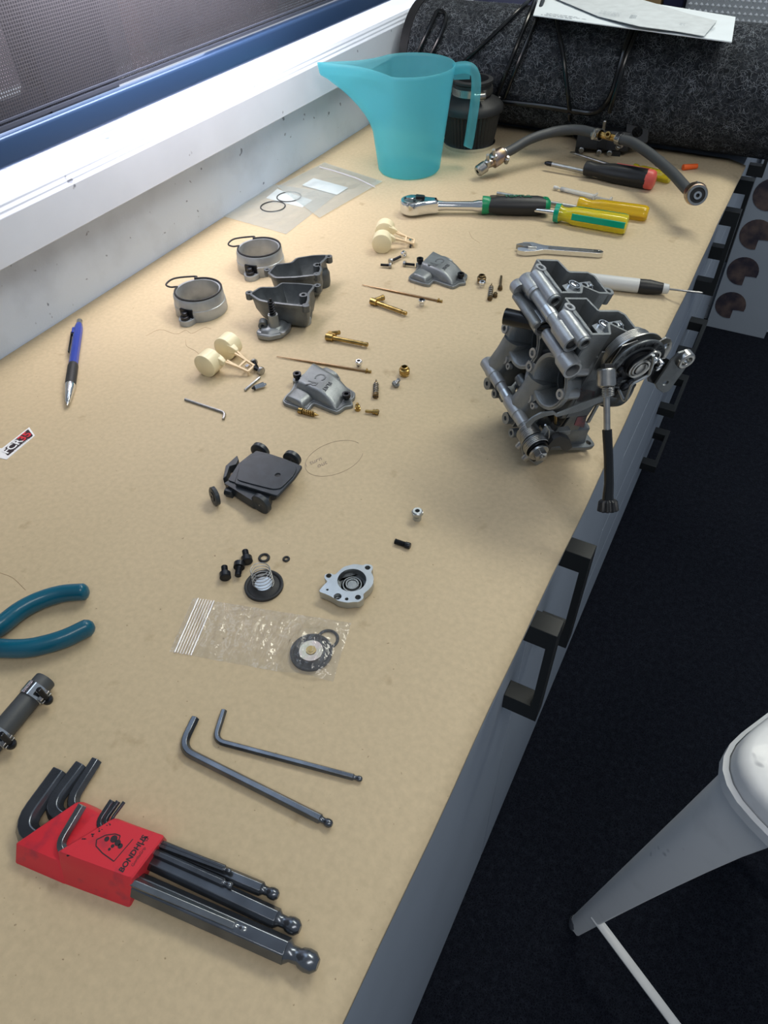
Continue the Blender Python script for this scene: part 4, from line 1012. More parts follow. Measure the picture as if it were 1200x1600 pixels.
# ---- brass main tubes
def brass_tube(a, b, label, kind):
    M = lie(a, b, 4); L = dist(a, b); t = thing('brass_nozzle', label, 'nozzle', M, 'brass nozzles')
    g = G(M); g.lathe([(5, 2.6), (8, 2.6), (8, 2.3), (L - 6, 2.3), (L - 6, 1.9), (L - 3, 1.9), (L - 3, 2.3), (L - .4, 2.3), (L, 2)], None, 18, axis='x'); part('stem', g, M_['brass'], t)
    g = G(M); g.lathe([(0, 3.2), (.5, 3.9), (8, 3.9), (8.5, 3.4)], None, 12 if kind else 20, axis='x'); part('head', g, M_['brass'], t)
    g = G(M)
    if kind: g.lathe([(2, 2.6), (10, 2.6), (10.5, 3.1), (14, 3.1), (14.4, 2.4)], T(2.5, 0, .5) @ RX(-88) @ RY(25), 14)
    else: g.box((5, 4.0, 1), (9, 5, 4.6)); g.lathe([(0, 2.3), (10, 2.3)], T(4, 5.6, 1) @ RY(70), 12)
    part('side_arm', g, M_['brass'], t, bevel=.2)
brass_tube((580, 475), (635, 495), 'brass nozzle with a bent side arm, lying beyond the nearer one', 1)
brass_tube((510, 531), (575, 544), 'brass nozzle with a slotted block head, lying behind the long needle', 0)

# ---- small standing and lying parts
def nut(p, label, r=4.0, h=8, mt='chrome'):
    M = at(p, .3); t = thing('spacer_nut', label, 'spacer', M, 'chrome spacers')
    g = G(M); g.ring([(0, 1.8), (0, r * .8), (h * .45, r * .8), (h * .45, r * .72), (h * .6, r), (h - .6, r), (h, r * .85), (h, 1.9)], None, 6 * 3); part('nut_body', g, M_[mt], t, smooth=30)
    g = G(M); g.ring([(h * .6, r * .9), (h * .62, r * 1.12), (h * .9, r * 1.12), (h * .92, r * .9)], None, 6); part('hex_collar', g, M_[mt], t)
    g = G(M); g.lathe([(h * .3, 1.75), (h * .5, 1.75)], None, 12); part('bore', g, M_['black'], t)
nut((659, 478), 'small chrome spacer standing in front of the farther needle', 3.6, 8)
nut((561, 574), 'small chrome spacer standing behind the nearer needle', 3.4, 8)
nut((652, 811), 'small chrome spacer standing alone in the open middle of the paper', 4.2, 9.5, 'machined')
nut((753, 449), 'small chrome spacer standing against the darker brass cap', 3.6, 7.5)
def brass_cap(p, label, mt):
    M = at(p); t = thing('brass_fitting', label, 'cap', M, 'brass caps')
    g = G(M); g.ring([(0, 2.6), (0, 4.6), (1.6, 5), (2, 4.4), (3, 4.4), (3.4, 5.1), (7, 5.2), (7.6, 4.2), (9.6, 3.6), (9.8, 2.6)], None, 24); part('cap_body', g, M_[mt], t)
    g = G(M); g.ring([(3.2, 4), (3.3, 5.4), (6.6, 5.4), (6.8, 4)], None, 6); part('hex_band', g, M_[mt], t)
    g = G(M); g.lathe([(6, 2.5), (6.4, 2.5)], None, 16); part('bore', g, M_['black'], t)
brass_cap((632, 586), 'short bright brass cap standing right of the nearer needle', 'brass')
brass_cap((752, 442), 'short dark brass cap standing left of the sprung screw by the carburettor', 'old_brass')
def jet(M, L, label, mt='brass', group='jets'):
    t = thing('fuel_jet', label, 'jet', M, group)
    g = G(M); g.lathe([(0, 2.0), (.3, 2.7), (2.8, 2.7), (3, 2.0), (4, 2.0), (4, 2.4), (5.5, 2.4), (6, 1.5), (L - .4, 1.4), (L, 1.1)], None, 16, axis='x'); part('jet_body', g, M_[mt], t)
    g = G(M); g.box((0, 0, 0), (.5, 5, .8)); part('slot', g, M_['black'], t)
jet(lie((592, 648), (571, 646), 2.8), dist((571, 646), (592, 648)), 'small brass jet lying on its side right of the nearer cover')
jet(lie((781, 455), (783, 435), 2.8), dist((781, 455), (783, 435)), 'small dark brass jet lying nearest the carburettor', 'old_brass')
jet(stand((559, 641)), 8, 'small brass jet standing upright at the corner of the nearer cover')
jet(lie((773, 466), (776, 453), 2.6), 8, 'small dark brass jet lying against the sprung screw by the carburettor', 'old_brass')
def sprung_screw(a, b, label, mt, spr='steel'):
    M = lie(a, b, 3); L = dist(a, b); t = thing('sprung_screw', label, 'screw', M, 'sprung adjusting screws')
    g = G(M); g.lathe([(0, 2.3), (.4, 2.9), (4.2, 2.9), (4.6, 1.6), (L * .72, 1.5), (L * .78, 2.0), (L * .82, 1.2), (L, .25)], None, 14, axis='x'); part('screw_body', g, M_[mt], t)
    part('spring', coil(M, 2.4, 5, L * .76, 5, .5, 12), M_[spr], t, smooth=70)
    g = G(M); g.box((0, 0, 0), (.6, 5.4, .8)); part('slot', g, M_['black'], t)
sprung_screw((467, 645), (499, 653), 'brass sprung screw lying in front of the nearer cover', 'brass', 'brass')
sprung_screw((587, 624), (588, 597), 'sprung screw with a brass head lying point away, right of the nearer cover', 'old_brass')
sprung_screw((765, 471), (768, 446), 'sprung screw lying point away beside the dark brass cap', 'old_brass')
M = at((617, 602), .5, 1.5) @ RY(-60); t = thing('pan_head_screw', 'small grey pan-head screw leaning left of the bright brass cap', 'screw', M, 'small loose screws')
g, h, k = screw_g(M, 8, 3.8, 3, 2); part('head', g, M_['alu'], t, bevel=.6); part('shank', h, M_['steel'], t); part('slot', k, M_['black'], t)
def pan(a, b, label, rh=3.4, mt='steel', L=None, rt=1.7):
    M = lie(a, b, rh); L = L or dist(a, b); t = thing('pan_head_screw', label, 'screw', M, 'small loose screws')
    g, h, k = screw_g(M, L, rh, 3, rt); part('head', g, M_[mt], t, bevel=.5); part('shank', h, M_['dark_steel'], t); return t
pan((612, 419), (595, 418), 'small dark screw lying under the farther float, front one of the pair')
pan((609, 413), (626, 405), 'small dark screw lying under the farther float, back one of the pair')
pan((630, 416), (648, 418), 'small dark screw lying left of the farther engraved cover')
pan((411, 586), (399, 580), 'dark screw with a shiny head lying at the tip of the nearer float frame', 4.2, L=12, rt=2.2)
pan((397, 570), (401, 578), 'dark screw lying behind the nearer float frame', 3.8, L=11, rt=2.2)
M = at((631, 397), 1.1, 4) @ RX(90); g = G(M); g.ring([(-2, 1.8), (-2, 3.8), (2, 3.8), (2, 1.8)], None, 20)
single('small_washer', g, M_['chrome'], B(631, 395), 'small shiny collar standing at the foot of the farther float frame', 'washer', bevel=.3)
g = G(lie((383, 612), (406, 592), 1.5)); g.lathe([(0, 1.2), (.3, 1.4), (dist((383, 612), (406, 592)), 1.4)], None, 14, axis='x'); single('hinge_pin', g, M_['steel'], lie((383, 612), (406, 592), 1.5), 'thin steel pin lying across the tip of the nearer float frame', 'pin')
g = G(lie((641, 388), (643, 375), 1.5)); g.lathe([(0, 1.2), (10, 1.2)], None, 12, axis='x'); single('hinge_pin', g, M_['dark_steel'], lie((641, 388), (643, 375), 1.5), 'thin steel pin beside the farther float frame', 'pin')
M = lie((394, 611), (417, 604), 3); L = dist((394, 611), (417, 604)); t = thing('needle_valve', 'small shiny needle valve with a black tip', 'valve', M)
g = G(M); g.lathe([(0, .6), (3, 2.4), (3.4, 2.4)], None, 12, axis='x'); part('rubber_tip', g, M_['rubber'], t)
g = G(M); g.lathe([(3.2, 2.6), (L - 2.5, 2.9), (L - 2, 1.4), (L - .4, 1.3), (L, .8)], None, 8, axis='x'); part('valve_body', g, M_['chrome'], t)
M = lie((641, 857), (617, 849), 2.6); L = dist((617, 849), (641, 857)); t = thing('grub_screw', 'short black grub screw lying alone near the chrome spacer', 'screw', M)
g, h, k = screw_g(M, L, 2.5, 4, 2.2); part('head', g, M_['dark_steel'], t); part('shank', h, M_['dark_steel'], t)
# three black socket bolts, two rubber rings
socket_bolt(lie((354, 909), (352, 889), 4.2), 11.5, 4.2, 4.6, 2.4, 'black socket bolt lying leftmost of the three above the bag', 'black socket bolts')
socket_bolt(lie((376, 885), (373, 907), 4.2), 12.5, 4.2, 4.6, 2.4, 'black socket bolt with its head away from the camera, middle of the three', 'black socket bolts')
socket_bolt(lie((388, 884), (384, 864), 4.2), 12, 4.2, 4.6, 2.4, 'black socket bolt nearest the larger rubber ring', 'black socket bolts')
for p, R1, r1, lb in (((413, 873), 3.5, 1.0, 'larger black rubber ring above the spring'), ((447.5, 874.5), 2.0, .85, 'smaller black rubber ring right of the larger one')):
    g = G(at(p)); g.ring([(r1 + r1 * sin(a), R1 + r1 * cos(a)) for a in [2 * pi * k / 10 for k in range(10)]], None, 28)
    single('rubber_ring', g, M_['rubber'], B(*p), lb, 'o-ring', 'rubber rings', smooth=80)

# ---- diaphragm with spring
M = at((413, 917)); t = thing('pump_diaphragm', 'round black rubber diaphragm with a standing coil spring', 'diaphragm', M, 'diaphragms')
dpr = [(0, .5), (0, 13), (.6, 14.2), (2.6, 14.2), (3, 13.2), (2.4, 12), (1.6, 11.4), (1.8, 9), (3.2, 7.4), (3.4, 5), (3.4, .5)]
g = G(M); g.lathe([(z, r) for z, r in dpr], None, 56); part('rubber_disc', g, M_['rubber'], t, smooth=50)
g = G(M); g.lathe([(3.3, 6.6), (4, 6.4), (4.1, .5)], None, 36); part('metal_plate', g, M_['machined'], t)
g = G(M @ T(0, 0, 4.4)); g.tube(helix(7.6, 0, 17, 5, 24, 6.8), .36, 6); part('coil_spring', g, M_['steel'], t, smooth=70)
# ---- pump cover
zp = lambda x, y: (250 + x / 3.243, 840 + y / 3.243)
MP = F(zp(803, 290), zp(1083, 200)); H = 9
t = thing('pump_cover', 'machined aluminium pump cover with a round well and screw holes', 'cover', MP)
out = [loc(MP, zp(*p), H) for p in [(803, 272), (835, 235), (850, 222), (832, 205), (835, 185), (865, 180), (885, 190), (930, 148), (985, 133), (1030, 140), (1040, 133), (1075, 138), (1080, 158), (1068, 172), (1083, 200), (1080, 235), (1060, 262), (1030, 285), (1032, 310), (1005, 327), (985, 325), (950, 330), (900, 320), (880, 305), (850, 290)]]
pin = lambda p, r, n=16: circ(*loc(MP, zp(*p), H), r, n)
holes = [pin((972, 215), 10.4, 32), pin((855, 193), 2.0), pin((1052, 152), 2.0), pin((1003, 302), 2.1), pin((900, 298), 2.8), pin((848, 264), .9, 10), pin((946, 311), 1.3, 10)]
g = G(MP); g.plate(rnd(out, 1.6, 2), holes, 2.2, H); part('cover_plate', g, M_['machined'], t, bevel=.25)
cx, cy = loc(MP, zp(972, 215), H)
g = G(MP @ T(cx, cy, 0)); g.lathe([(2.6, 8), (2.4, 10.4), (H - .4, 10.5)], None, 40, cap=False); g.lathe([(2.6, .3), (2.6, 8.2)], None, 40, cap=False); g.ring([(2.6, 6.2), (4.2, 6.2), (4.2, 7.0), (2.6, 7.2)], None, 36); g.ring([(2.6, 3.8), (5, 3.8), (5, 4.8), (2.6, 5)], None, 36); g.lathe([(2.6, 3.4), (4.4, 3.4), (4.5, .3)], None, 24); part('well', g, M_['alu'], t, smooth=40)
g = G(MP); g.prism(offs(rnd(out, 2.5, 2), 2.2), 0, 2.6); part('underside', g, M_['alu_dark'], t)
x, y = loc(MP, zp(900, 298), H); g = G(MP @ T(x, y, 0)); g.ring([(3, 1.2), (5.5, 1.2), (5.5, 2.4), (3, 2.6)], None, 16); part('small_seat', g, M_['alu'], t)

# ---- throttle slide
zs_ = lambda x, y: (310 + x / 6.667, 680 + y / 6.667)
MS = F(zs_(375, 640), zs_(820, 770)); H = 15
t = thing('throttle_slide', 'black flat throttle slide on small rollers', 'slide', MS)
LS = lambda x, y, h: loc(MS, zs_(x, y), h)
top = [LS(*p, H) for p in [(375, 498), (432, 300), (600, 158), (742, 190), (905, 245), (1083, 318), (1035, 395), (1000, 445), (822, 632)]]
g = G(MS); tp = rnd(top, 1.5, 2); g.loft([[(x, y, z) for x, y in offs(tp, o)] for z, o in ((H - 2.6, .3), (H - 2.2, 0), (H - .5, 0), (H, .4))]); part('face_plate', g, M_['slide'], t)
dc = [LS(*p, H) for p in [(400, 470), (420, 370), (470, 290), (560, 232), (680, 212), (800, 225), (920, 268), (1010, 320), (1025, 360), (990, 430), (930, 490), (860, 560), (780, 570), (560, 515)]]
x, y = LS(828, 422, H)
g = G(MS); g.plate(rnd(dc, 3, 2), [circ(x, y, 2.3, 20)], H - .2, H + .9); part('raised_face', g, M_['slide'], t, bevel=.25)
g = G(MS); g.lathe([(H - .05, 2.3), (H + .05, 2.3)], T(x, y, 0), 20); part('needle_hole', g, M_['black'], t)
bod = [LS(*p, H - 3) for p in [(310, 470), (420, 300), (560, 190), (980, 330), (790, 590), (690, 610)]]
g = G(MS); g.prism(rnd(bod, 1.5, 2), 3.5, H - 2.4); part('slide_body', g, M_['slide'], t)
bl_ = [LS(*p, 9) for p in [(275, 520), (330, 490), (760, 620), (730, 720), (560, 700)]]
g = G(MS); g.prism(rnd(bl_, 1, 2), 2, 11.5); part('lower_block', g, M_['slide'], t)
def wheel(M, r, w, nm='roller', parent=None):
    g = G(M); g.lathe([(0, 1), (0, r * .42), (-.2, r * .46), (-.2, r * .9), (.3, r), (w - .3, r), (w, r * .9), (w, 1)], None, 40, axis='x'); return g
for p, h, r in (((650, 712), 9.0, 8.8), ((630, 182), 9, 8.2), ((964, 262), 10.5, 7.8)):
    x, y = LS(p[0], p[1], h)
    dy = -2 if p[1] > 500 else 0
    w = part('roller', wheel(MS @ T(x, y + dy, h) @ RZ(78 if p[1] > 500 else 90) @ T(0, 0, 0), r, 4.4), M_['slide'], t)
    g = G(MS @ T(x, y + dy, h) @ RZ(78 if p[1] > 500 else 90)); g.lathe([(-.5, .7), (5, .7)], None, 10, axis='x'); part('axle', g, M_['steel'], w)
x, y = LS(315, 585, 6); g = G(MS @ T(x, y, 5)); g.lathe([(-3, 3.4), (4, 3.6)], RY(90), 16); g.box((1, -1, 0), (7, 3, 7)); part('pivot_end', g, M_['slide'], t, bevel=.5)
br = [(0, 0), (14, 0), (14, 12), (11, 12), (11, 4), (3, 4), (3, 12), (0, 12)]
g = G(); 
hx = [LS(*p, 8) for p in [(262, 480), (290, 345), (410, 235), (425, 280), (400, 330), (330, 350), (300, 450)]]
g = G(MS); g.prism(hx, 3, 11); part('hook_bracket', g, M_['slide'], t, bevel=.5)
M = at(zs_(170, 600), 0); Mw = at(zs_(175, 632), radians(0), 8.0) @ RZ(62) @ RY(8)
t = thing('loose_roller', 'loose black roller standing on edge left of the slide', 'roller', M)
part('wheel', wheel(Mw @ T(-2.2, 0, 0), 7.9, 3.6), M_['slide'], t)
g = G(Mw); g.ring([(-3.0, 1.2), (-3.0, 4), (2.4, 4), (2.4, 1.2)], None, 24, 'x'); part('hub', g, M_['dark_steel'], t)

# ---- clear bag with a spare diaphragm
def sheet(c00, c10, c11, c01, nx, ny, hf):
    g = G(); P = []
    for j in range(ny + 1):
        for i in range(nx + 1):
            u, v = i / nx, j / ny; p = (c00.lerp(c10, u)).lerp(c01.lerp(c11, u), v); P.append(p + Vector((0, 0, hf(u, v, p) * .001)))
    g.add(P, [(j * (nx + 1) + i, j * (nx + 1) + i + 1, (j + 1) * (nx + 1) + i + 1, (j + 1) * (nx + 1) + i) for j in range(ny) for i in range(nx)])
    return g
from mathutils import noise as mn
Mz = at((487, 1022)); dc_ = Mz.translation
def hb(u, v, p):
    d = (Vector((p.x, p.y, 0)) - Vector((dc_.x, dc_.y, 0))).length * 1000
    e = min(1, 8 * min(u, 1 - u)) * min(1, 6 * min(v, 1 - v))
    w = mn.noise(Vector((p.x * 90, p.y * 40, 1))) * 2.0 + abs(mn.noise(Vector((p.x * 190 + p.y * 60, p.y * 45, 5)))) * 3.4
    return .6 + (max(0, w + .5) * e) + 5.0 / (1 + math.exp((d - 19) / 2.0)) + .25 * sin(u * 60 + v * 3) * 0
t = thing('zip_bag', 'clear plastic zip bag holding a spare diaphragm', 'bag', B(400, 1000))
c00, c10, c11, c01 = B(265, 1019), B(521, 1066), B(549, 974), B(302, 935)
part('bag_film', sheet(c00, c10, c11, c01, 90, 44, hb), M_['film'], t, smooth=80)
part('bag_back', sheet(c00, c10, c11, c01, 12, 8, lambda u, v, p: .15), M_['film'], t, smooth=80)
for k in range(7):
    u0 = .035 + .017 * k
    g = G(); g.tube([c00.lerp(c10, u0).lerp(c01.lerp(c11, u0), v) + Vector((0, 0, .0012)) for v in (0, .25, .5, .75, 1)], .0003 if k not in (0, 6) else .0006, 6); part('zip_rib', g, M_['zip'], t)
M = Mz @ T(0, 0, .6); t = thing('pump_diaphragm', 'round black rubber diaphragm with a gold centre inside the clear bag', 'diaphragm', M, 'diaphragms')
g = G(M); g.lathe(dpr, None, 56); part('rubber_disc', g, M_['rubber'], t, smooth=50)
g = G(M); g.lathe([(2.4, 8.2), (3.9, 8), (4.0, .5)], None, 36); part('metal_plate', g, mat('pink_zinc', (.55, .43, .37), .3, .9, var=.3, vscale=150, col2=(.45, .42, .30)), t)
g = G(M); g.lathe([(3.8, 3.6), (4.6, 3.4), (4.6, 2), (4.9, 1.8), (4.9, .3)], None, 24); part('rivet', g, M_['brass'], t)
M = at((512, 1000)); g = G(M); g.ring([(1 + sin(a), 7 + cos(a)) for a in [2 * pi * k / 8 for k in range(8)]], None, 30); single('rubber_ring', g, M_['rubber'], M, 'black rubber ring beside the gold-centred diaphragm in the clear bag', 'o-ring', 'rubber rings', smooth=80)

# ---- two older bags by the wall
zb = lambda x, y: (340 + x / 4.615, 250 + y / 4.615)
def old_bag(cs, label, zipv, lab, ringp, h0, rl):
    c = [B(*zb(*p)) for p in cs]; t = thing('zip_bag', label, 'bag', (c[0] + c[2]) / 2, 'milky zip bags')
    part('bag_film', sheet(*c, 50, 30, lambda u, v, p: h0 + 1.1 * max(0, mn.noise(Vector((p.x * 60, p.y * 40, h0))) + .3) * min(1, 10 * min(u, 1 - u, v, 1 - v))), M_['film_milky'], t, smooth=80)
    lp = [B(*zb(*p), h0 - .35) for p in lab]; g = G(); g.loft([lp, [p + Vector((0, 0, .0003)) for p in lp]])
    part('paper_label', g, M_['label_white'], t, label='white paper label')
    if zipv:
        g = G(); g.tube([B(*zb(*p), h0 + 1.2) for p in zipv], .0009, 6); part('zip_strip', g, M_['zip'], t)
    return t
old_bag([(20, 405), (495, 540), (870, 245), (350, 172)], 'milky zip bag leaning to the wall with its corner toward the camera', None, [(350, 275), (610, 342), (685, 290), (430, 210)], None, 1.0, None)
old_bag([(430, 200), (735, 428), (1190, 165), (770, 28)], 'milky zip bag nearest the teal jug, with a white label', [(735, 50), (840, 78), (1000, 130), (1135, 195)], [(610, 182), (860, 252), (942, 200), (692, 132)], None, 2.2, None)
for p, lb in (((515, 270), 'thin black ring showing through the bag film, the one over the white label'), ((400, 340), 'thin black ring half out of the milky bag, nearest the camera')):
    g = G(at(zb(*p), 0, .4)); g.ring([(.9 + .9 * sin(a), 17.0 + .9 * cos(a)) for a in [2 * pi * k / 8 for k in range(8)]], None, 48); single('seal_ring', g, M_['rubber'], B(*zb(*p)), lb, 'o-ring', 'thin seal rings', smooth=80)

# ---- mechanical pencil
M = lie((108, 640), (127, 507), 5); L = dist((108, 640), (127, 507))
t = thing('mechanical_pencil', 'blue mechanical pencil with a black grip and metal tip', 'pencil', M)
g = G(M); g.lathe([(0, .5), (2, .7), (3, 1.4), (5, 1.6), (5.5, 2.2), (L * .19, 4.9), (L * .21, 5)], None, 28, axis='x'); part('metal_tip', g, M_['chrome'], t, smooth=50)
g = G(M)
pr = [(L * .21, 4.8)]
for k in range(16): pr += [(L * (.215 + .0135 * k), 5.1), (L * (.222 + .0135 * k), 4.9)]
g.lathe(pr + [(L * .44, 4.7)], None, 24, axis='x'); part('grip', g, M_['rubber'], t)
g = G(M); g.lathe([(L * .43, 4.6), (L * .75, 4.6), (L * .86, 4.7), (L * .90, 4.4), (L * .945, 3.4), (L * .95, 3)], None, 10, axis='x'); part('barrel', g, M_['blue'], t)
g = G(M); g.lathe([(L * .94, 3.0), (L * .995, 3.0), (L, 2.4)], None, 20, axis='x'); part('push_button', g, M_['steel'], t)
g = G(M); g.box((L * .70, 6.2, 1), (L * .22, 1.0, 2.6)); g.box((L * .82, 4.9, 1), (6, 3.6, 3)); part('clip', g, M_['dark_steel'], t, bevel=.3)
g = G(M); g.box((L * .85, 4.2, 1), (10, 3, 5)); part('clip_collar', g, M_['blue'], t, bevel=.5)

# ---- small tag FCR 35
M = F((10, 700), (50, 672)); t = thing('paper_tag', 'small white tag printed FCR 35 in white and red on black', 'tag', M)
LT = lambda x, y: loc(M, (x, y), 1)
g = G(M); g.prism([LT(*p) for p in [(45.5, 667), (54.5, 680), (10, 717.5), (-6, 714), (-10, 700), (3, 700)]], .2, .8); part('card', g, M_['white'], t)
g = G(M); g.prism(rnd([LT(*p) for p in [(44, 670.5), (51.5, 680.5), (12, 712), (4, 703)]], 1.2, 3), .8, .95); part('black_panel', g, M_['ink'], t)
a, b = Vector(LT(8, 707.5)), Vector(LT(47.5, 675.5)); ang = atan2((b - a).y, (b - a).x); mid = a.lerp(b, .5); L = (b - a).length
Mt = M @ T(a.x, a.y, 1.05) @ Matrix.Rotation(ang, 4, 'Z')
text('lettering', 'FCR', L * .36, Mt @ T(L * .30, .4, 0), M_['white'], t, .05, bold=.25)
text('lettering', '35', L * .38, Mt @ T(L * .79, .4, 0), M_['red'], t, .05, bold=.3, label='red digits 35')
g = G(Mt @ T(0, -L * .17, 0))
for k in range(9): g.box((L * (.2 + .065 * k), 0, 0), (L * .045, .5, .1))
part('small_print', g, M_['white'], t)['kind'] = 'stuff'

# ---- hex keys
def hex_key(path, r, label, group, ball=True, name='hex_key', mt='key_steel', br_=None):
    P = [B(x, y, h) for x, y, h in path]; R_ = r * .001
    t = thing(name, label, 'hex key', P[-2 if len(P) > 2 else 0].copy() * 1.0, group)
    end = P[-1]; d = (P[-1] - P[-2]).normalized()
    pts = bend(P[:-1] + [end - d * R_ * (2.6 if ball else 0)], (br_ or r * 3.2) * .001, 6)
    g = G(); g.tube(pts, R_, 6, a0=pi / 6); part('hex_shaft', g, M_[mt], t, bevel=r * .08, smooth=25)
    if ball:
        M = MX(end - d * R_ * 2.6, end); r_ = r
        g = G(M); g.lathe([(-.02, r_ * .9), (r_ * .35, r_ * .62), (r_ * 1.0, r_ * .60), (r_ * 1.2, r_ * .74), (r_ * 1.7, r_ * .84), (r_ * 2.2, r_ * .78), (r_ * 2.6, r_ * .42)], None, 18, axis='x'); part('ball_end', g, M_[mt], t, smooth=40)
    return t
hex_key([(305, 1122, 3), (282, 1170, 3), (519, 1289, 3)], 2.9, 'long grey hex key with a worn short arm, lying loose, the larger of two', 'loose hex keys')
hex_key([(350, 1110, 2.2), (335, 1157, 2.2), (566, 1218, 2.2)], 2.1, 'thin long hex key lying loose, the slimmer of two', 'loose hex keys')
hex_key([(349, 655, 1.4), (352, 645, 1.4), (289, 624, 1.4)], 1.4, 'tiny hex key lying left of the nearer engraved cover', 'loose hex keys', ball=False, mt='steel')
# holder
hk = 'hex keys in the red holder'
hex_key([(96, 1207, 6), (28, 1300, 6), (497, 1508, 6)], 6.4, 'largest black hex key in the red holder, outermost at the front', hk, br_=14)
hex_key([(128, 1196, 5), (72, 1268, 5), (469, 1452, 5)], 5.0, 'second largest hex key in the red holder', hk, br_=13)
hex_key([(151, 1188, 4.2), (104, 1262, 4.2), (435, 1400, 4.2)], 3.7, 'third largest hex key in the red holder', hk, br_=11)
hex_key([(129, 1258, 19), (88, 1327, 13), (388, 1455, 10)], 2.8, 'hex key with a bright worn bend lying on top of the red holder', hk, br_=8, mt='worn_steel')
hex_key([(176, 1251, 14), (150, 1291, 11), (363, 1385, 11)], 2.1, 'fourth smallest hex key at the back of the red holder', hk, br_=6)
hex_key([(185, 1252, 14), (160, 1287, 11), (361, 1362, 10)], 1.6, 'small hex key behind the fourth smallest in the red holder', hk, br_=5)
hex_key([(194, 1253, 14), (171, 1284, 12), (352, 1355, 11)], 1.1, 'thinnest hex key in the red holder', hk, ball=False, br_=4)
MH = F((23, 1345), (205, 1415)); t = thing('key_holder', 'red plastic hex key holder with black worn lettering', 'holder', MH)
LH = lambda x, y, h: loc(MH, (x, y), h)
lowp = [LH(*p, 12) for p in [(23, 1318), (92, 1348), (180, 1290), (150, 1266), (120, 1252)]]
hip = [LH(*p, 18) for p in [(88, 1331), (178, 1277), (257, 1305), (205, 1374)]]
hib = [LH(*p, 0) for p in [(98, 1380), (182, 1278), (262, 1312), (203, 1419)]]; lowb = [LH(*p, 0) for p in [(23, 1348), (104, 1383), (186, 1284), (152, 1262), (128, 1252)]]
g = G(MH); g.loft([[(x, y, z) for x, y in rnd(p_, 1.5, 2)] for z, p_ in ((.2, hib), (11, [tuple(Vector(a).lerp(Vector(b), .35)) for a, b in zip(hip, hib)]), (17.2, hip), (18, offs(hip, .7)))]); part('upper_block', g, M_['red'], t)
g = G(MH); g.loft([[(x, y, z) for x, y in rnd(p_, 1.5, 2)] for z, p_ in ((.2, lowb), (11.3, lowp), (12, offs(lowp, .7)))]); part('lower_block', g, M_['red'], t)
a = Vector(LH(196, 1362, 18)); b = Vector(LH(230, 1312, 18)); ang = atan2((b - a).y, (b - a).x); Lt = (b - a).length
Mt = MH @ T(a.x, a.y, 18.05) @ Matrix.Rotation(ang, 4, 'Z')
text('lettering', 'BONDHUS', Lt * .23, Mt @ T(Lt * .5, 2.2, 0), M_['ink'], t, .04, bold=.15, sx=1.02)
text('lettering', 'GorillaGrip', Lt * .13, Mt @ T(Lt * .5, -1.4, 0), M_['ink'], t, .04)
E1 = MH @ T(0, 0, 18.1)
def stroke(g, pts, w=.5):
    P = [Vector((*LH(x, y, 18), 0)) for x, y in pts]
    for p, q in zip(P, P[1:]):
        d = (q - p).normalized(); n = Vector((-d.y, d.x, 0)) * w / 2; g.add([tuple(p + n), tuple(p - n), tuple(q - n), tuple(q + n)], [(0, 1, 2, 3)], T(0, 0, .0))
g = G(E1); stroke(g, [(178, 1346), (160, 1333), (150, 1322), (151, 1312), (165, 1305), (180, 1303), (188, 1306), (186, 1312)], .6); stroke(g, [(178, 1346), (208, 1311)], .5); part('emblem_outline', g, M_['ink'], t)
g = G(E1)
for cx, cy, r in ((167, 1311, 1.4), (178, 1311, 2.0), (184, 1317, 1.7), (188, 1322, 1.4), (176, 1322, 1.0), (171, 1327, .8)):
    g.add([(x, y, 0) for x, y in circ(*LH(cx, cy, 18), r, 10)], [tuple(range(10))])
part('emblem_figure', g, M_['ink'], t)['kind'] = 'stuff'
g = G(E1); rr = random.Random(5)
for k, (px, py) in enumerate([(105, 1336), (132, 1312), (146, 1305), (157, 1297), (170, 1289), (228, 1312), (222, 1318), (232, 1309), (226, 1308)]):
    for _ in range(3):
        x, y = LH(px + rr.uniform(-3, 3), py + rr.uniform(-2, 2), 18); g.box((x, y, 0), (rr.uniform(.5, 1.3), rr.uniform(.3, .8), .04), T(0, 0, 0))
o = part('worn_marks', g, M_['ink'], t); o['kind'] = 'stuff'

# ---- pliers
t = thing('pliers', 'pliers with long teal vinyl handles reaching in from the left', 'pliers', B(-40, 1000))
for pts in ([(-95, 1030, 9), (-50, 1008, 9), (0, 978, 9), (30, 955, 9), (60, 939, 9), (95, 928, 9), (125, 925, 9), (138, 924.5, 9)], [(-95, 1000, 9), (-45, 1009, 9), (0, 1013, 9), (40, 1013, 9), (75, 1006, 9), (105, 996, 9), (130, 984, 9), (147, 976, 9)]):
    P = spline([B(*p) for p in pts], 5); n = len(P)
    rs = [.0062 - .0008 * (i / n) for i in range(n)]; rs[-1] = .0022; rs[-2] = .0040; rs[-3] = .0048
    P.append(P[-1] + (P[-1] - P[-2]) * .15); rs.append(.0008)
    g = G(); g.tube(P, rs, 16, flat=1.25); part('vinyl_handle', g, M_['teal'], t, smooth=70)
g = G(at((-105, 1015), 0, 3)); g.lathe([(0, 10), (10, 10), (11, 8)], None, 24); g.box((-22, -8, 5), (34, 12, 9), RZ(20)); part('jaw_joint', g, M_['dark_steel'], t, bevel=.8)

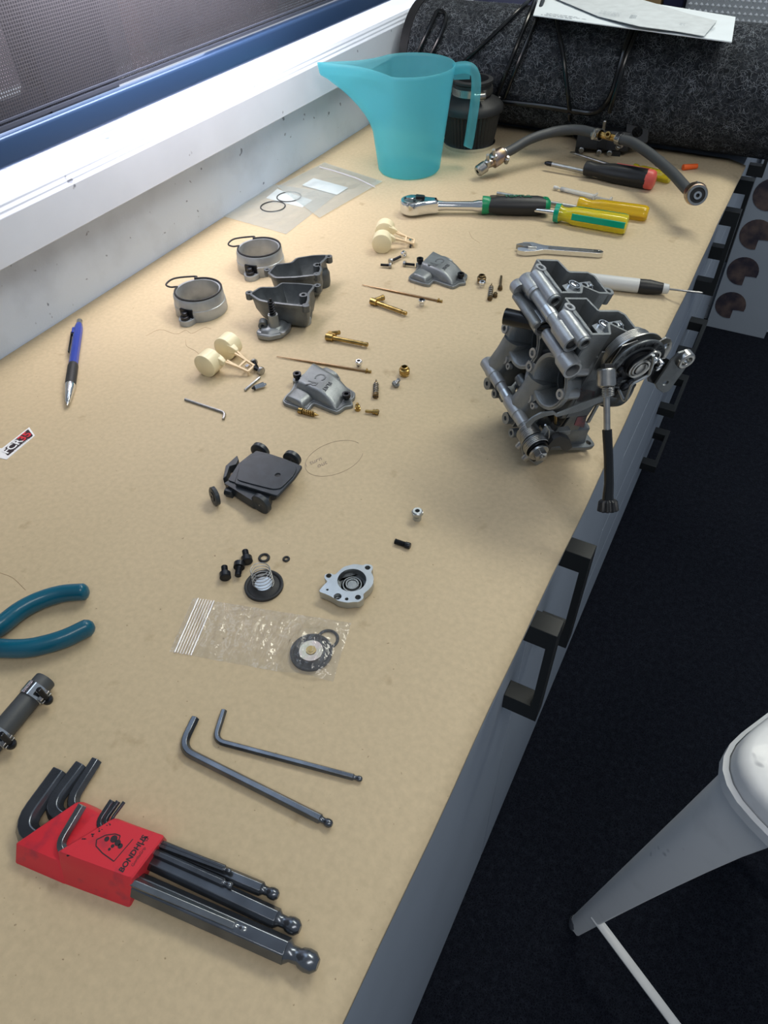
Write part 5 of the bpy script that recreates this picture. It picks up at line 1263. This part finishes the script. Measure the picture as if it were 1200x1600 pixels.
# ---- short hose with clamps
A_, Bv = B(72, 1061, 8.5), B(-22, 1172, 8.5)
t = thing('short_hose', 'short piece of black hose with a steel clamp near each end', 'hose', B(20, 1120))
g = G(MX(A_, Bv)); L = (A_ - Bv).length * 1000; g.ring([(0, 4.2), (0, 6.3), (.6, 6.8), (L, 7), (L, 4.2)], None, 32, 'x'); part('hose_body', g, M_['hose'], t, smooth=50)
g = G(MX(A_, Bv)); g.lathe([(1, 4.2), (1.2, 4.2)], None, 20, axis='x'); part('hose_bore', g, M_['rubber'], t)
for s_, wv, scr in ((11, 8.5, 1), (L - 9, 8, 0)):
    Mc = MX(A_, Bv) @ T(s_, 0, 0)
    g = G(Mc); g.ring([(-wv / 2, 6.9), (-wv / 2, 7.8), (wv / 2, 7.8), (wv / 2, 6.9)], None, 36, 'x'); c = part('hose_clamp', g, M_['chrome'], t, label='bright steel clamp')
    g = G(Mc @ RX(8)); g.box((0, 8.8, -1.2), (wv * .95, 4, 1.1)); g.box((0, 8.8, 1.4), (wv * .95, 4, 1.1)); part('clamp_ears', g, M_['steel'], c, bevel=.3)
    g = G(Mc @ RX(8) @ T(0, 10, 0) @ RY(90)); g.lathe([(-5, 2.6), (-3.5, 3.4), (-2, 3.4), (-1.6, 1.8), (9, 1.8), (9.4, 1.4)], RY(-90), 14); part('clamp_screw', g, M_['dark_steel'], c)

# ---- pencil note on the paper
g = G(); cxy = B(522, 716); e1 = B(566, 690, 0) - cxy; 
P = [B(522 + 45 * cos(a) * 1.0 - 6 * sin(a), 716 - 8 * cos(a) * 1.0 + 27 * sin(a), .45) for a in [2 * pi * k / 44 for k in range(40)]]
g.tube(P, .00016, 4); part('pencil_ellipse', g, M_['lead'], kp)
u = B(500, 716) - B(480, 722); M = MX(B(489, 723, .45), B(505, 716, .45))
text('handwriting', '1 turn', 7.0, M @ T(0, 1, .05), M_['lead'], kp, .03, shear=.3)
text('handwriting', 'out', 7.0, M @ T(5, -6, .05), M_['lead'], kp, .03, shear=.3)
M_['hair'] = mat('hair_brown', (.33, .22, .13), .8)
for pts in ([(228, 525), (250, 515), (275, 522), (290, 516), (300, 521), (318, 512), (330, 514)], [(290, 530), (292, 541), (305, 548), (312, 555)], [(648, 452), (650, 440), (668, 430)], [(733, 362), (738, 372), (750, 380)], [(0, 895), (20, 903), (40, 922)], [(600, 352), (618, 358), (632, 378)]):
    g = G(); g.tube(spline([B(x, y, .4) for x, y in pts], 5), .00014, 4); part('stray_hair', g, M_['hair'], kp)

# ================================================================== THE TWIN CARBURETTOR
MCB0 = Matrix(((.72871, .61372, .30385, .51381), (-.65689, .75184, .05683, .48764), (-.19356, -.24101, .95102, .98745), (0, 0, 0, 1)))
K = 0.978
MCB = Matrix.Translation(CAM) @ Matrix.Scale(K, 4) @ Matrix.Translation(-CAM) @ MCB0 @ Matrix.Scale(.001, 4)
MCI = MCB.inverted()
def CH(px, py, ax, val):                    # where a sight line meets a plane of the carburettor's own frame (u along the row, v through the bore, w up)
    o = MCI @ CAM; d = (MCI.to_3x3() @ ray(px, py)); t_ = (val - o[ax]) / d[ax]
    return o + d * t_
base = MCB @ Vector((30, 20, -60))
t = thing('twin_carburettor', 'large grey twin carburettor standing near the bench edge', 'carburettor', Vector((base.x, base.y, .9)))
def cp(name, g, m='alu', parent=None, **k): return part(name, g, M_[m], parent or t, **k)
def ucyl(prof, v, w, n=24, g=None):         # cylinder along the row axis
    g = g or G(MCB); g.lathe(prof, T(0, v, w), n, axis='x'); return g
def vcyl(u, w, prof, n=28, g=None):         # along the bore; prof (v, r)
    g = g or G(MCB); g.lathe(prof, T(u, 0, w) @ RX(-90), n); return g
def uhole(u0, u1, r0, r1, v, w, n=20, g=None):
    g = g or G(MCB); g.ring([(u0, r0), (u0, r1), (u1, r1), (u1, r0)], T(0, v, w), n, 'x'); return g
XU = Matrix(((0, 0, 1, 0), (1, 0, 0, 0), (0, 1, 0, 0), (0, 0, 0, 1)))   # prism axes: (x,y,z) -> (v,w,u)
XV = Matrix(((1, 0, 0, 0), (0, 0, 1, 0), (0, 1, 0, 0), (0, 0, 0, 1)))   # (x,y,z) -> (u,w,v)
for k, u0 in ((0, 0.0), (1, 46.5)):
    # open top box with its stepped outline
    P = [(u0 - 27, -3.9), (u0 - 27, 17.2), (u0 - 12.8, 19.5), (u0 - 12.8, 38), (u0 - 8, 42.4), (u0 + 14.3, 42.4), (u0 + 14.3, 33), (u0 + 3, 20), (u0 + 14.3, 14), (u0 + 14.3, -3.9)]
    if k == 0: P = [(u0 - 27, -3.9), (u0 - 27, 17.2), (u0 - 12.8, 19.5), (u0 - 12.8, 38), (u0 - 8, 42.4), (u0 + 14.3, 42.4), (u0 + 14.3, 33), (u0 + 6, 22), (u0 + 14.3, 16), (u0 + 14.3, -3.9)]
    P = rnd(P, .8, 1)
    g = G(MCB); g.tray(P, 20, 58.2, 1.9, 36); bx = cp('top_box', g, bevel=.25)
    g = G(MCB); g.loft([[(x, y, z) for x, y in offs(P, -1.0)] for z in (51.5, 53.0)], None, (False, False)); 
    g = G(MCB); 
    # body block below, pierced by the bore
    def bp_(va, vb, x0, x1, z0_, z1_, rr, nm, mt):
        g = G(MCB); g.plate(rnd([(u0 - x0, z0_), (u0 + x1, z0_), (u0 + x1, z1_), (u0 - x0, z1_)], 3, 2), [circ(u0, 0, rr, 40)], va, vb, XV); return cp(nm, g, mt, bevel=.6)
    bp_(18, 24, 16, 14.2, -30, 21, 13.2, 'body_casting', 'alu_dark'); bp_(27, 46, 17, 14.2, -48, 34, 13.2, 'body_casting', 'alu_dark')
    bp_(24, 27, 15.5, 13, -44, 30, 14.5, 'slide_slot', 'dark_steel')
    g = G(MCB); g.loft([[(u, v, w) for u, v in rnd([(u0 - x0, va), (u0 + 14.2, va), (u0 + 14.2, vb), (u0 - x0, vb)], 3, 2)] for w, va, vb, x0 in ((18, 6, 43, 22), (24, 4, 43, 26), (37, 0, 42, 26))]); cp('upper_casting', g, 'alu_dark', bevel=.6)
    # mouth: funnel, flange plate with bosses
    ctr = (u0, 0.0)
    bos = [CH(px, py, 1, 0) for px, py in ((877.7, 616), (828.7, 621.5), (829.5, 572.5))]
    bos = [(b.x - 46.5 + u0, b.z) for b in bos] + [(u0 + 12, 22)]
    out = []
    for i in range(72):
        a = 2 * pi * i / 72; r = 22.0
        for bu, bw in bos:
            ba = atan2(bw, bu - u0); bd = sqrt((bu - u0) ** 2 + bw ** 2); da = (a - ba + pi) % (2 * pi) - pi
            r = max(r, bd * cos(da) + sqrt(max(0, 30 - (bd * sin(da)) ** 2)) if abs(da) < .24 and abs(bd * sin(da)) < 5.4 else 0)
        out.append((u0 + r * cos(a), r * sin(a)))
    g = G(MCB); g.plate(out, [circ(u0, 0, 18.6, 48)] + [circ(bu, bw, 2.3, 14) for bu, bw in bos], -1, 3, XV); cp('mouth_flange', g, 'alu', bevel=.3)
    g = vcyl(u0, 0, [(-1.2, 18.5), (-1.4, 19.6), (-.8, 20.4)], 56) if False else G(MCB)
    g.lathe([(-1.6, 20.2), (-1.7, 19.3), (-1.0, 18.5), (4, 16.8), (11, 14.6), (20, 13.3)], T(u0, 0, 0) @ RX(-90), 56, cap=False); g.lathe([(20, 15.0), (12, 17), (3, 20.6), (-1.6, 20.2)], T(u0, 0, 0) @ RX(-90), 56, cap=False)
    cp('intake_bell', g, 'alu', smooth=60)
    g = G(MCB); g.lathe([(27.5, 13.1), (66, 13.1)], T(u0, 0, 0) @ RX(-90), 48, cap=False); cp('bore', g, 'alu', smooth=50)
    for i, (bu, bw) in enumerate(bos):
        L_ = 1.0 if i == 3 else 1.0
        g = G(MCB); g.lathe([(-2.2, 2.2), (-2.2, 4.2), (10, 4.6), (14, 4.4)], T(bu, 0, bw) @ RX(-90), 18, cap=False); g.lathe([(4, 2.2), (-2.2, 2.2)], T(bu, 0, bw) @ RX(-90), 18, cap=False); cp('flange_boss', g, 'alu_light')
    b = CH(834, 634, 1, 0); g = G(MCB); g.ring([(-1.6, 1.3), (-1.6, 2.8), (2, 2.8), (2, 1.3)], T(b.x - 46.5 + u0, 0, b.z) @ RX(-90), 14); cp('small_port', g, 'alu_light')
    # lower housing that carries the lower rail
    g = G(MCB); g.loft([[(u0 + a_, v, w) for a_, v, w in ((-24, va + 2, wa), (-21, va - 1, wa), (-15, va - 2, (wa + wb) / 2), (-9, va, wb), (-6, va + 4, wb), (-6, vb, wb), (-24, vb, wa))] for va, vb, wa, wb in ((-2, 16, -12, -10), (-3, 18, -26, -22), (-6, 20, -40, -38), (-5, 20, -50, -50), (0, 18, -54, -56))]); cp('lower_housing', g, 'alu', smooth=60)
    g = ucyl([(u0 - 26, 5.2), (u0 - 25, 6), (u0 - 8, 6), (u0 - 7.6, 5.4), (u0 + 4, 5.4)], -4, -44); cp('rail_boss', g, 'alu_light', smooth=40)
    # engine side spigot and bowl flange
    g = G(MCB); g.ring([(42, 13.2), (42, 21), (56, 21), (57, 23), (66, 23), (67, 20), (67, 13.2)], T(u0, 0, 0) @ RX(-90), 40); cp('engine_spigot', g, 'alu_dark', smooth=40)
    # top front cylinders and big open tube
    g = ucyl([(u0 - 17, 3.2), (u0 - 15, 5.4), (u0 + 15, 5.6), (u0 + 15.2, 5.2)], -8, 52.5, 24); cp('guide_cylinder', g, 'alu_light', smooth=40)
    g = uhole(u0 + 15.0, u0 + 17.5, 3.4, 5.2, -8, 52.5, 24); cp('guide_end', g, 'alu', bevel=.3)
    g = ucyl([(u0 + 15.1, 3.4), (u0 + 15.4, 3.4)], -8, 52.5, 20); cp('guide_bore', g, 'black')
    g = G(MCB); g.ring([(50, 2.3), (50, 4.4), (58.8, 4.4), (58.8, 2.3)], T(u0 - 16, -5.5, 0), 20); g.lathe([(55, 2.2), (55.4, 2.2)], T(u0 - 16, -5.5, 0), 16); cp('cover_screw_boss', g, 'alu_light', bevel=.3)
    g = G(MCB); g.prism(rnd([(u0 - 12, -5.6), (u0 - 6, -5.6), (u0 - 3, -4.4), (u0 + 6, -4.8), (u0 + 12, -3.9), (u0 + 14, -2), (u0 - 12, -2)], 1.2, 2), 54.5, 58.4); cp('rim_ledge', g, 'alu', bevel=.3)
    g = uhole(u0 + 9, u0 + 22, 5.6, 7.3, -10, 32, 28); g.lathe([(u0 - 20, 4), (u0 - 18, 4.8), (u0 + 4, 5.2), (u0 + 9, 7.2)], T(0, -10, 32), 24, axis='x'); g.lathe([(u0 + 10, 5.6), (u0 + 10.3, 5.6)], T(0, -10, 32), 24, axis='x'); g.box((u0 + 6, -7.5, 38.5), (30, 3, 2)); cp('vent_tube', g, 'alu_light', smooth=40)
    g = G(MCB); g.loft([[(u0 + a_, v, w) for a_, v in ((-13, va), (13, va), (13, 12), (-13, 12))] for w, va in ((16, 1), (24, -2), (31, -5))]); cp('neck_casting', g, 'alu', bevel=1)
    # plate, screw and hole inside the box
    z0 = 52
    for j, (qs, hx_, hr, nm) in enumerate(([((150, 190), (270, 140), (330, 200), (310, 290), (225, 285)), (265, 200), 4.8, 'slide_screw'], [((315, 160), (430, 138), (470, 190), (350, 212)), (378, 178), 2.2, 'lever_hole'])):
        pp = [CH(900 + x / 6.316, 480 + y / 6.316, 2, z0 + 2 * j) for x, y in qs]; pp = [(q.x - 46.5 + u0, q.y) for q in pp]
        h_ = CH(900 + hx_[0] / 6.316, 480 + hx_[1] / 6.316, 2, z0 + 2 * j); h_ = (h_.x - 46.5 + u0, h_.y)
        g = G(MCB)
        if j: g.plate(pp, [circ(*h_, hr, 14)], z0 + 2, z0 + 3)
        else: g.prism(pp, z0, z0 + 1)
        cp('lever_plate', g, 'machined')
        if j == 0:
            g = G(MCB @ T(h_[0], h_[1], z0 + 1)); g.ring([(0, 3.6), (0, 5), (2.2, 5), (2.2, 4.2)], None, 24); g.lathe([(0, 3.2), (2.2, 3.2), (2.6, 2.6)], None, 20); g.M = g.M; sc_ = cp('slide_screw', g, 'chrome')
            g = G(MCB @ T(h_[0], h_[1], z0 + 3.65)); g.box((0, 0, 0), (3.8, .8, .12)); g.box((0, 0, 0), (.8, 3.8, .12)); cp('cross_slot', g, 'black', sc_)
    g = G(MCB @ T(u0 + 1, 34, z0 - 1) @ RX(90)); g.tube([(5 * cos(a), 5 * sin(a), 0) for a in [pi * i / 10 for i in range(11)]], .5, 6); cp('wire_clip', g, 'chrome')
    # rear ear, side joint and passage
    g = G(MCB); g.ring([(47, 2), (47, 4.6), (57, 4.6), (57, 2)], T(u0 + 9, 46, 0), 18); cp('rear_ear', g, 'alu', bevel=.4)
    g = ucyl([(u0 + 4, 7), (u0 + 20, 7), (u0 + 20.5, 6)], 26, 40, 24) if k == 0 else ucyl([(u0 + 12, 17), (u0 + 14.6, 17)], 41, 40, 40); cp('link_tube', g, 'alu_dark')
# bowl flange and foot of the near body, lower casting of the far one
low = MCI
for u0 in (0.0, 46.5):
    g = G(MCB); g.loft([[(u, v, w) for u, v in rnd([(u0 - 16, va), (u0 + 14, va), (u0 + 15, vb), (u0 - 16, vb)], 4, 2)] for w, va, vb in ((-63, 30, 66), (-58, 28, 64), (-50, 28, 61), (-44, 28, 60))]); cp('lower_casting', g, 'alu_dark', bevel=.6)
    g = G(MCB); g.plate(rnd([(u0 - 20, 8), (u0 + 14, 14), (u0 + 20, 64), (u0 + 19, 74), (u0 - 14, 72), (u0 - 20, 40)], 5, 3), [circ(u0 + 14.5, 68, 2.4, 14), circ(u0 - 2, 34, 9, 20)], -66, -62); cp('bowl_flange', g, 'alu_dark', bevel=.5)
# ribs on the near side
g = G(MCB); g.box((61.6, 44.5, -10), (2, 3, 62), RX(8)); cp('side_rib', g, 'alu', bevel=.5)
# top rail joining the bodies
g = ucyl([(-20, 5.6), (-19, 6.2), (-12, 6.2)], -17, 40); cp('rail_cap', g, 'alu_light', smooth=40)
g = ucyl([(-19, 6), (-18, 6.6), (-3, 6.6), (-2.6, 6.2), (0, 6.2)], -12, 46); cp('rail_socket', g, 'alu_light', smooth=40)
g = ucyl([(-1, 5.0), (38, 5.0)], -12, 46); cp('top_rail', g, 'alu_light', smooth=40)
g = ucyl([(17, 5.1), (17.2, 5.3), (27, 5.3), (27.2, 5.1)], -12, 46); cp('rail_sleeve', g, 'machined', smooth=40)
g = uhole(37, 57, 4.8, 6.6, -12, 46, 28); g.lathe([(37, 5.8), (40, 6.4)], T(0, -12, 46), 24, axis='x'); cp('rail_socket', g, 'alu_light', smooth=40)
g = ucyl([(55.2, 5.0), (55.6, 5.0)], -12, 46); cp('rail_bore', g, 'black')
g = ucyl([(-14, 3), (-13, 3.8), (22, 3.4), (23, 2.5)], -18, 35, 16); g.box((4, -16, 37), (34, 3, 2)); cp('front_rib', g, 'alu', smooth=40)
# black vent hose
a_, b__ = MCB @ CH(788, 494, 1, -26), MCB @ CH(862, 510, 1, 0)
g = G(MX(a_, b__)); L = (b__ - a_).length * 1000; g.ring([(0, 4), (0, 6), (.8, 6.4), (L, 6.2), (L, 4)], None, 28, 'x'); g.lathe([(1.5, 4), (1.8, 4)], None, 20, axis='x'); cp('vent_hose', g, 'black_gloss', label='black rubber vent hose')
# lower rail
g = ucyl([(2, 4.4), (38, 4.4)], -4, -44); cp('lower_rail', g, 'alu_light', smooth=40)
g = ucyl([(12, 4.7), (12.2, 4.9), (22, 4.9), (22.2, 4.7)], -4, -44); cp('rail_sleeve', g, 'machined', smooth=40)
g = ucyl([(46, 5.2), (60, 5.0)], -4, -44); cp('rail_end', g, 'alu', smooth=40)
# parts seen between the mouths
g = G(MCB); g.box((24, 14, -18), (20, 12, 10)); cp('bridge_block', g, 'alu', bevel=2)
g = ucyl([(10, 5), (34, 5)], 6, -30, 20); cp('bridge_tube', g, 'alu_dark')
g = G(MCB); g.tube(bend([(14, 6, -10), (20, 3, -22), (34, 2, -26)], 6), 2.2, 10); cp('bridge_hose', g, 'alu_light')
g = G(MCB @ T(24, 4, -14)); g.sphere((0, 0, 0), 3.2); cp('brass_plug', g, 'brass')
# springs, washers, nut on the lower spindle
g = G(MCB @ T(0, -4, -45)); g.tube([(z, x, y) for x, y, z in helix(9.0, 56, 67, 8, 22)], .6, 6); cp('return_spring', g, 'steel', smooth=70)
g = G(MCB @ T(0, -4, -45)); g.tube([(z, x, y) for x, y, z in helix(10.0, 70, 76, 4, 22)], .7, 6); cp('return_spring', g, 'steel', smooth=70)
g = ucyl([(55, 7.6), (68, 7.6), (69, 11), (70.2, 11)], -4, -45, 32); cp('spring_drum', g, 'alu_dark')
g = ucyl([(70, 8.5), (77, 8.5)], -4, -45, 28); cp('spindle_collar', g, 'dark_steel')
g = uhole(78, 80, 4, 8.2, -4, -46, 28); cp('washer', g, 'steel', bevel=.3)
g = ucyl([(78, 5.4), (84, 5.4), (84.5, 4.4)], -4, -46, 6); cp('spindle_nut', g, 'steel', bevel=.3)
g = ucyl([(84.4, 2.5), (86, 2.5)], -4, -46, 12); cp('spindle_end', g, 'steel')
# link strap running up to the throttle drum
def uplate(pts, u, th, name, m, holes=(), bev=.3, **kk):
    pl = [CH(x, y, 0, u) for x, y in pts]; hl = [(CH(x, y, 0, u), r) for x, y, r in holes]
    g = G(MCB); g.plate([(q.y, q.z) for q in pl], [circ(q.y, q.z, r, 18) for q, r in hl], u, u + th, XU); return cp(name, g, m, bevel=bev, **kk)
uplate([(823, 668), (836, 655), (850, 649), (864, 646.5), (868, 650), (905, 641), (944, 624), (944, 616), (908, 628), (869, 645), (864, 641), (845, 643), (832, 650), (820, 660)], 70, 1.4, 'link_strap', 'alu')
g = G(MCB); g.tube([CH(868, 648, 0, 70), CH(868, 662, 0, 68)], 1.2, 10); cp('adjuster_pin', g, 'brass')
g = G(MCB @ Matrix.Translation(CH(868, 664, 0, 68))); g.lathe([(-4, 3.2), (2, 3.2)], None, 12); cp('adjuster_cap', g, 'black')
uplate([(844, 676), (853, 664), (868, 668), (888, 665), (886, 672), (874, 675), (868, 684), (852, 684)], 66, 5, 'lever_arm', 'alu')
uplate([(846, 696), (860, 680), (872, 674), (886, 680), (890, 692), (882, 699), (874, 696), (870, 690), (858, 692), (852, 700)], 72, 5, 'black_cam', 'black')
g = G(MCB); g.tube([CH(852, 664, 0, 73), CH(858, 672, 0, 73), CH(858, 682, 0, 73), CH(856, 687, 0, 73)], .8, 8); cp('spring_wire', g, 'machined')
# side pins, bolts low on the intake side
for (px, py, vv, r) in ((768, 599, 6, 5.5), (797, 653, 4, 5.2), (779, 615, 8, 4.0), (806, 676, 4, 4.0)):
    q = CH(px, py, 1, vv); g = G(MCB @ Matrix.Translation(q)); g.ring([(-5, 2), (-5, r), (3, r), (3, 2)], RX(-90), 20); g.lathe([(-3, 2.2), (-2.6, 2.2)], RX(-90), 12); g.box((4, 4, 0), (8, 8, 6)); cp('housing_bolt', g, 'alu', bevel=.5)
for (px, py, ln_, m) in ((824, 712, 9, 'steel'), (838, 712, 9, 'dark_steel'), (814, 694, 8, 'steel')):
    q = CH(px, py, 1, 0); g = G(MCB @ Matrix.Translation(q)); g.lathe([(-ln_ / 2, 2.8), (ln_ / 2, 3.4), (ln_ / 2 + 3, 2)], RX(-20), 14); cp('stop_screw', g, m)
g = G(MCB); g.plate([(q.y, q.z) for q in [CH(x, y, 0, 62) for x, y in ((812, 690), (830, 705), (846, 716), (836, 722), (815, 708))]], [], 62, 66, XU); cp('stop_bracket', g, 'alu', bevel=.4)
# stickers on the near side
m_st = mat('pink_sticker', (.20, .045, .06), .4, var=.6, vscale=140, col2=(.03, .03, .035))
for pts in (((907, 607), (930, 611), (927, 630), (901, 627)), ((902, 652), (917, 650), (912, 668), (897, 664))):
    pl = [CH(x, y, 0, 60.9) for x, y in pts]; g = G(MCB); g.prism([(q.y, q.z) for q in pl], 60.6, 61.1, XU); part('sticker', g, m_st, t)
g = G(MCB); g.box((60.4, 31, 5), (1.4, 22, 70), RX(6)); cp('side_panel', g, 'alu_dark', bevel=.5)
# throttle drum
V0, W0 = 41, 40
g = G(MCB @ T(0, V0 - 2, W0 + 2)); g.tube([(z, x, y) for x, y, z in helix(19.5, 59, 66.5, 6, 30)], .8, 6); cp('throttle_spring', g, 'steel', smooth=70)
g = ucyl([(59, 18), (67, 18)], V0, W0, 36); cp('spring_core', g, 'dark_steel')
g = G(MCB); g.ring([(68.6, 15), (68.4, 20), (72.6, 20), (72.8, 23.4), (73.8, 23.4), (73.8, 15)], T(0, V0, W0), 64, 'x'); cp('throttle_drum', g, 'alu_dark', smooth=30)
g = G(MCB); g.ring([(67.4, 19.5), (67.4, 25.0), (68.4, 25.0), (68.4, 19.5)], T(0, V0, W0), 64, 'x'); cp('drum_flange', g, 'steel', smooth=30)
g = ucyl([(67.4, 15.2), (73, 15.2), (73.4, 14.4)], V0, W0, 40); cp('drum_web', g, 'dark_steel')
g = uhole(73.3, 73.8, 17.5, 21.8, V0, W0, 48); cp('drum_face', g, 'dark_steel')
hub, pn = CH(999.7, 573.4, 0, 78), CH(1019, 558, 0, 78)
d_ = Vector((pn.y - hub.y, pn.z - hub.z)); a0 = atan2(d_.y, d_.x)
st = [(hub.y + 9.5 * cos(a), hub.z + 9.5 * sin(a)) for a in [a0 + pi / 2 + pi * i / 12 for i in range(13)]] + [(pn.y + 6.5 * cos(a), pn.z + 6.5 * sin(a)) for a in [a0 - pi / 2 + pi * i / 10 for i in range(11)]]
g = G(MCB); g.prism(st, 76.5, 78.5, XU); cp('hub_plate', g, 'dark_steel', bevel=.3)
st2 = offs(st, 1.4); g = G(MCB); g.plate(st, [st2], 78.5, 79.3, XU); cp('hub_plate_rim', g, 'steel')
g = G(MCB); g.ring([(78.5, 5.6), (78.5, 8), (80, 7.6), (80, 5.6)], T(0, hub.y, hub.z), 36, 'x'); g.lathe([(74, 5), (80.6, 5), (80.6, 3)], T(0, hub.y, hub.z), 28, axis='x'); cp('hub', g, 'steel', bevel=.3)
g = ucyl([(70, 10.5), (76.5, 10.5)], hub.y, hub.z, 32); cp('hub_barrel', g, 'black')
g = ucyl([(78, 3), (83, 3), (83.5, 2)], pn.y, pn.z, 16); cp('link_pin', g, 'chrome')
for px, py in ((1030, 566), (1026, 572)):
    q = CH(px, py, 0, 79); g = ucyl([(76, 2.6), (82, 2.6), (82.5, 1.6)], q.y, q.z, 14); cp('small_bolt', g, 'chrome')
# wire rod
g = G(MCB); g.tube(bend([CH(1021, 555, 0, 84), CH(1021, 566, 0, 85), CH(1014, 586, 0, 84), CH(987, 600, 0, 83), CH(978, 625, 0, 82), CH(974, 625, 0, 80), CH(967, 609, 0, 76)], 2.5), 1.15, 10); cp('wire_rod', g, 'machined', smooth=70)
# cable bracket plates on the right
zc3 = lambda x, y: (900 + x / 6.316, 480 + y / 6.316)
uplate([zc3(*p) for p in [(740, 352), (880, 288), (925, 300), (940, 340), (930, 390), (880, 480), (850, 500), (790, 440), (760, 390)]], 67, 1.8, 'cable_bracket', 'steel', [(*zc3(872, 370), 2.6)])
uplate([zc3(*p) for p in [(925, 515), (765, 745), (700, 720), (690, 640), (840, 500), (880, 490)]], 76, 1.6, 'bracket_wing', 'dark_steel')
uplate([zc3(*p) for p in [(925, 515), (1000, 440), (1060, 420), (1115, 450), (1118, 510), (1075, 575), (905, 810), (850, 832), (790, 790), (768, 745)]], 80, 2.0, 'choke_lever', 'alu_dark', [(*zc3(870, 735), 2.6), (*zc3(1052, 487), 3.4)])
q = CH(*zc3(1052, 487), 0, 80); g = uhole(79, 86, 3.6, 7.0, q.y, q.z, 28); cp('lever_boss', g, 'steel', bevel=.8)
uplate([zc3(*p) for p in [(300, 600), (450, 375), (600, 320), (740, 350), (735, 372), (600, 345), (465, 395), (320, 605), (285, 640)]], 69, 1.2, 'drum_guard', 'steel')
for px, py, r in ((967, 574, 3), (964, 590, 3.5), (982, 592, 3), (975, 600, 4.5)):
    q = CH(px, py, 0, 72); g = ucyl([(60, r), (75, r), (76, r * .6)], q.y, q.z, 14); cp('stop_bolt', g, 'dark_steel')
q = CH(972, 605, 0, 66); g = G(MCB); g.box((66, q.y, q.z), (10, 16, 14)); cp('stop_block', g, 'black', bevel=1.5)
# idle adjuster on its cable, hanging over the bench edge
q0 = MCB @ CH(947.5, 584, 0, 80); q1 = onplane(950, 797, 0, .622)
e_ = q1 - q0; L = e_.length * 1000; Mq = MX(q0, q1)
f_ = lambda s_: s_ * L
g = G(Mq); g.lathe([(-4, 5.6), (-3, 6.6), (f_(.085), 6.6), (f_(.10), 4)], None, 24, axis='x'); cp('adjuster_ferrule', g, 'steel', bevel=.4)
g = G(Mq @ T(-4, 0, 5)); g.box((0, 0, -4), (6, 6, 8)); cp('ferrule_clip', g, 'black', bevel=.4)
g = G(Mq); g.tube(helix(3.0, 0, f_(.07), 6, 14), .55, 6, L=T(f_(.095), 0, 0) @ RY(90)); cp('ferrule_spring', g, 'machined', smooth=70)
g = G(Mq); g.tube(helix(2.4, 0, f_(.06), 5, 14), .5, 6, L=T(f_(.095), 0, 7) @ RY(90)); cp('ferrule_spring', g, 'steel', smooth=70)
g = G(Mq); g.lathe([(f_(.09), 2.3), (f_(.42), 2.3)], None, 16, axis='x'); cp('adjuster_rod', g, 'steel', smooth=60)
g = G(Mq); g.tube([(f_(a), b, 0) for a, b in ((.40, 0), (.6, .8), (.8, .9), (.90, 0), (.93, 0))], [3.4, 3.3, 3.4, 3.9, 4.2], 16); cp('cable_sheath', g, 'black_gloss', smooth=70, label='black rubber sheath')
g = G(Mq); lo_ = []
for x, r in ((f_(.92), 4.5), (f_(.935), 6.2), (f_(1.0), 7.2), (f_(1.01), 5.5)): lo_.append([(x, (r + (.7 if k % 4 < 2 else -.5)) * cos(2 * pi * k / 40), (r + (.7 if k % 4 < 2 else -.5)) * sin(2 * pi * k / 40)) for k in range(40)])
g.loft(lo_); cp('adjuster_knob', g, 'black', label='black ribbed knob')
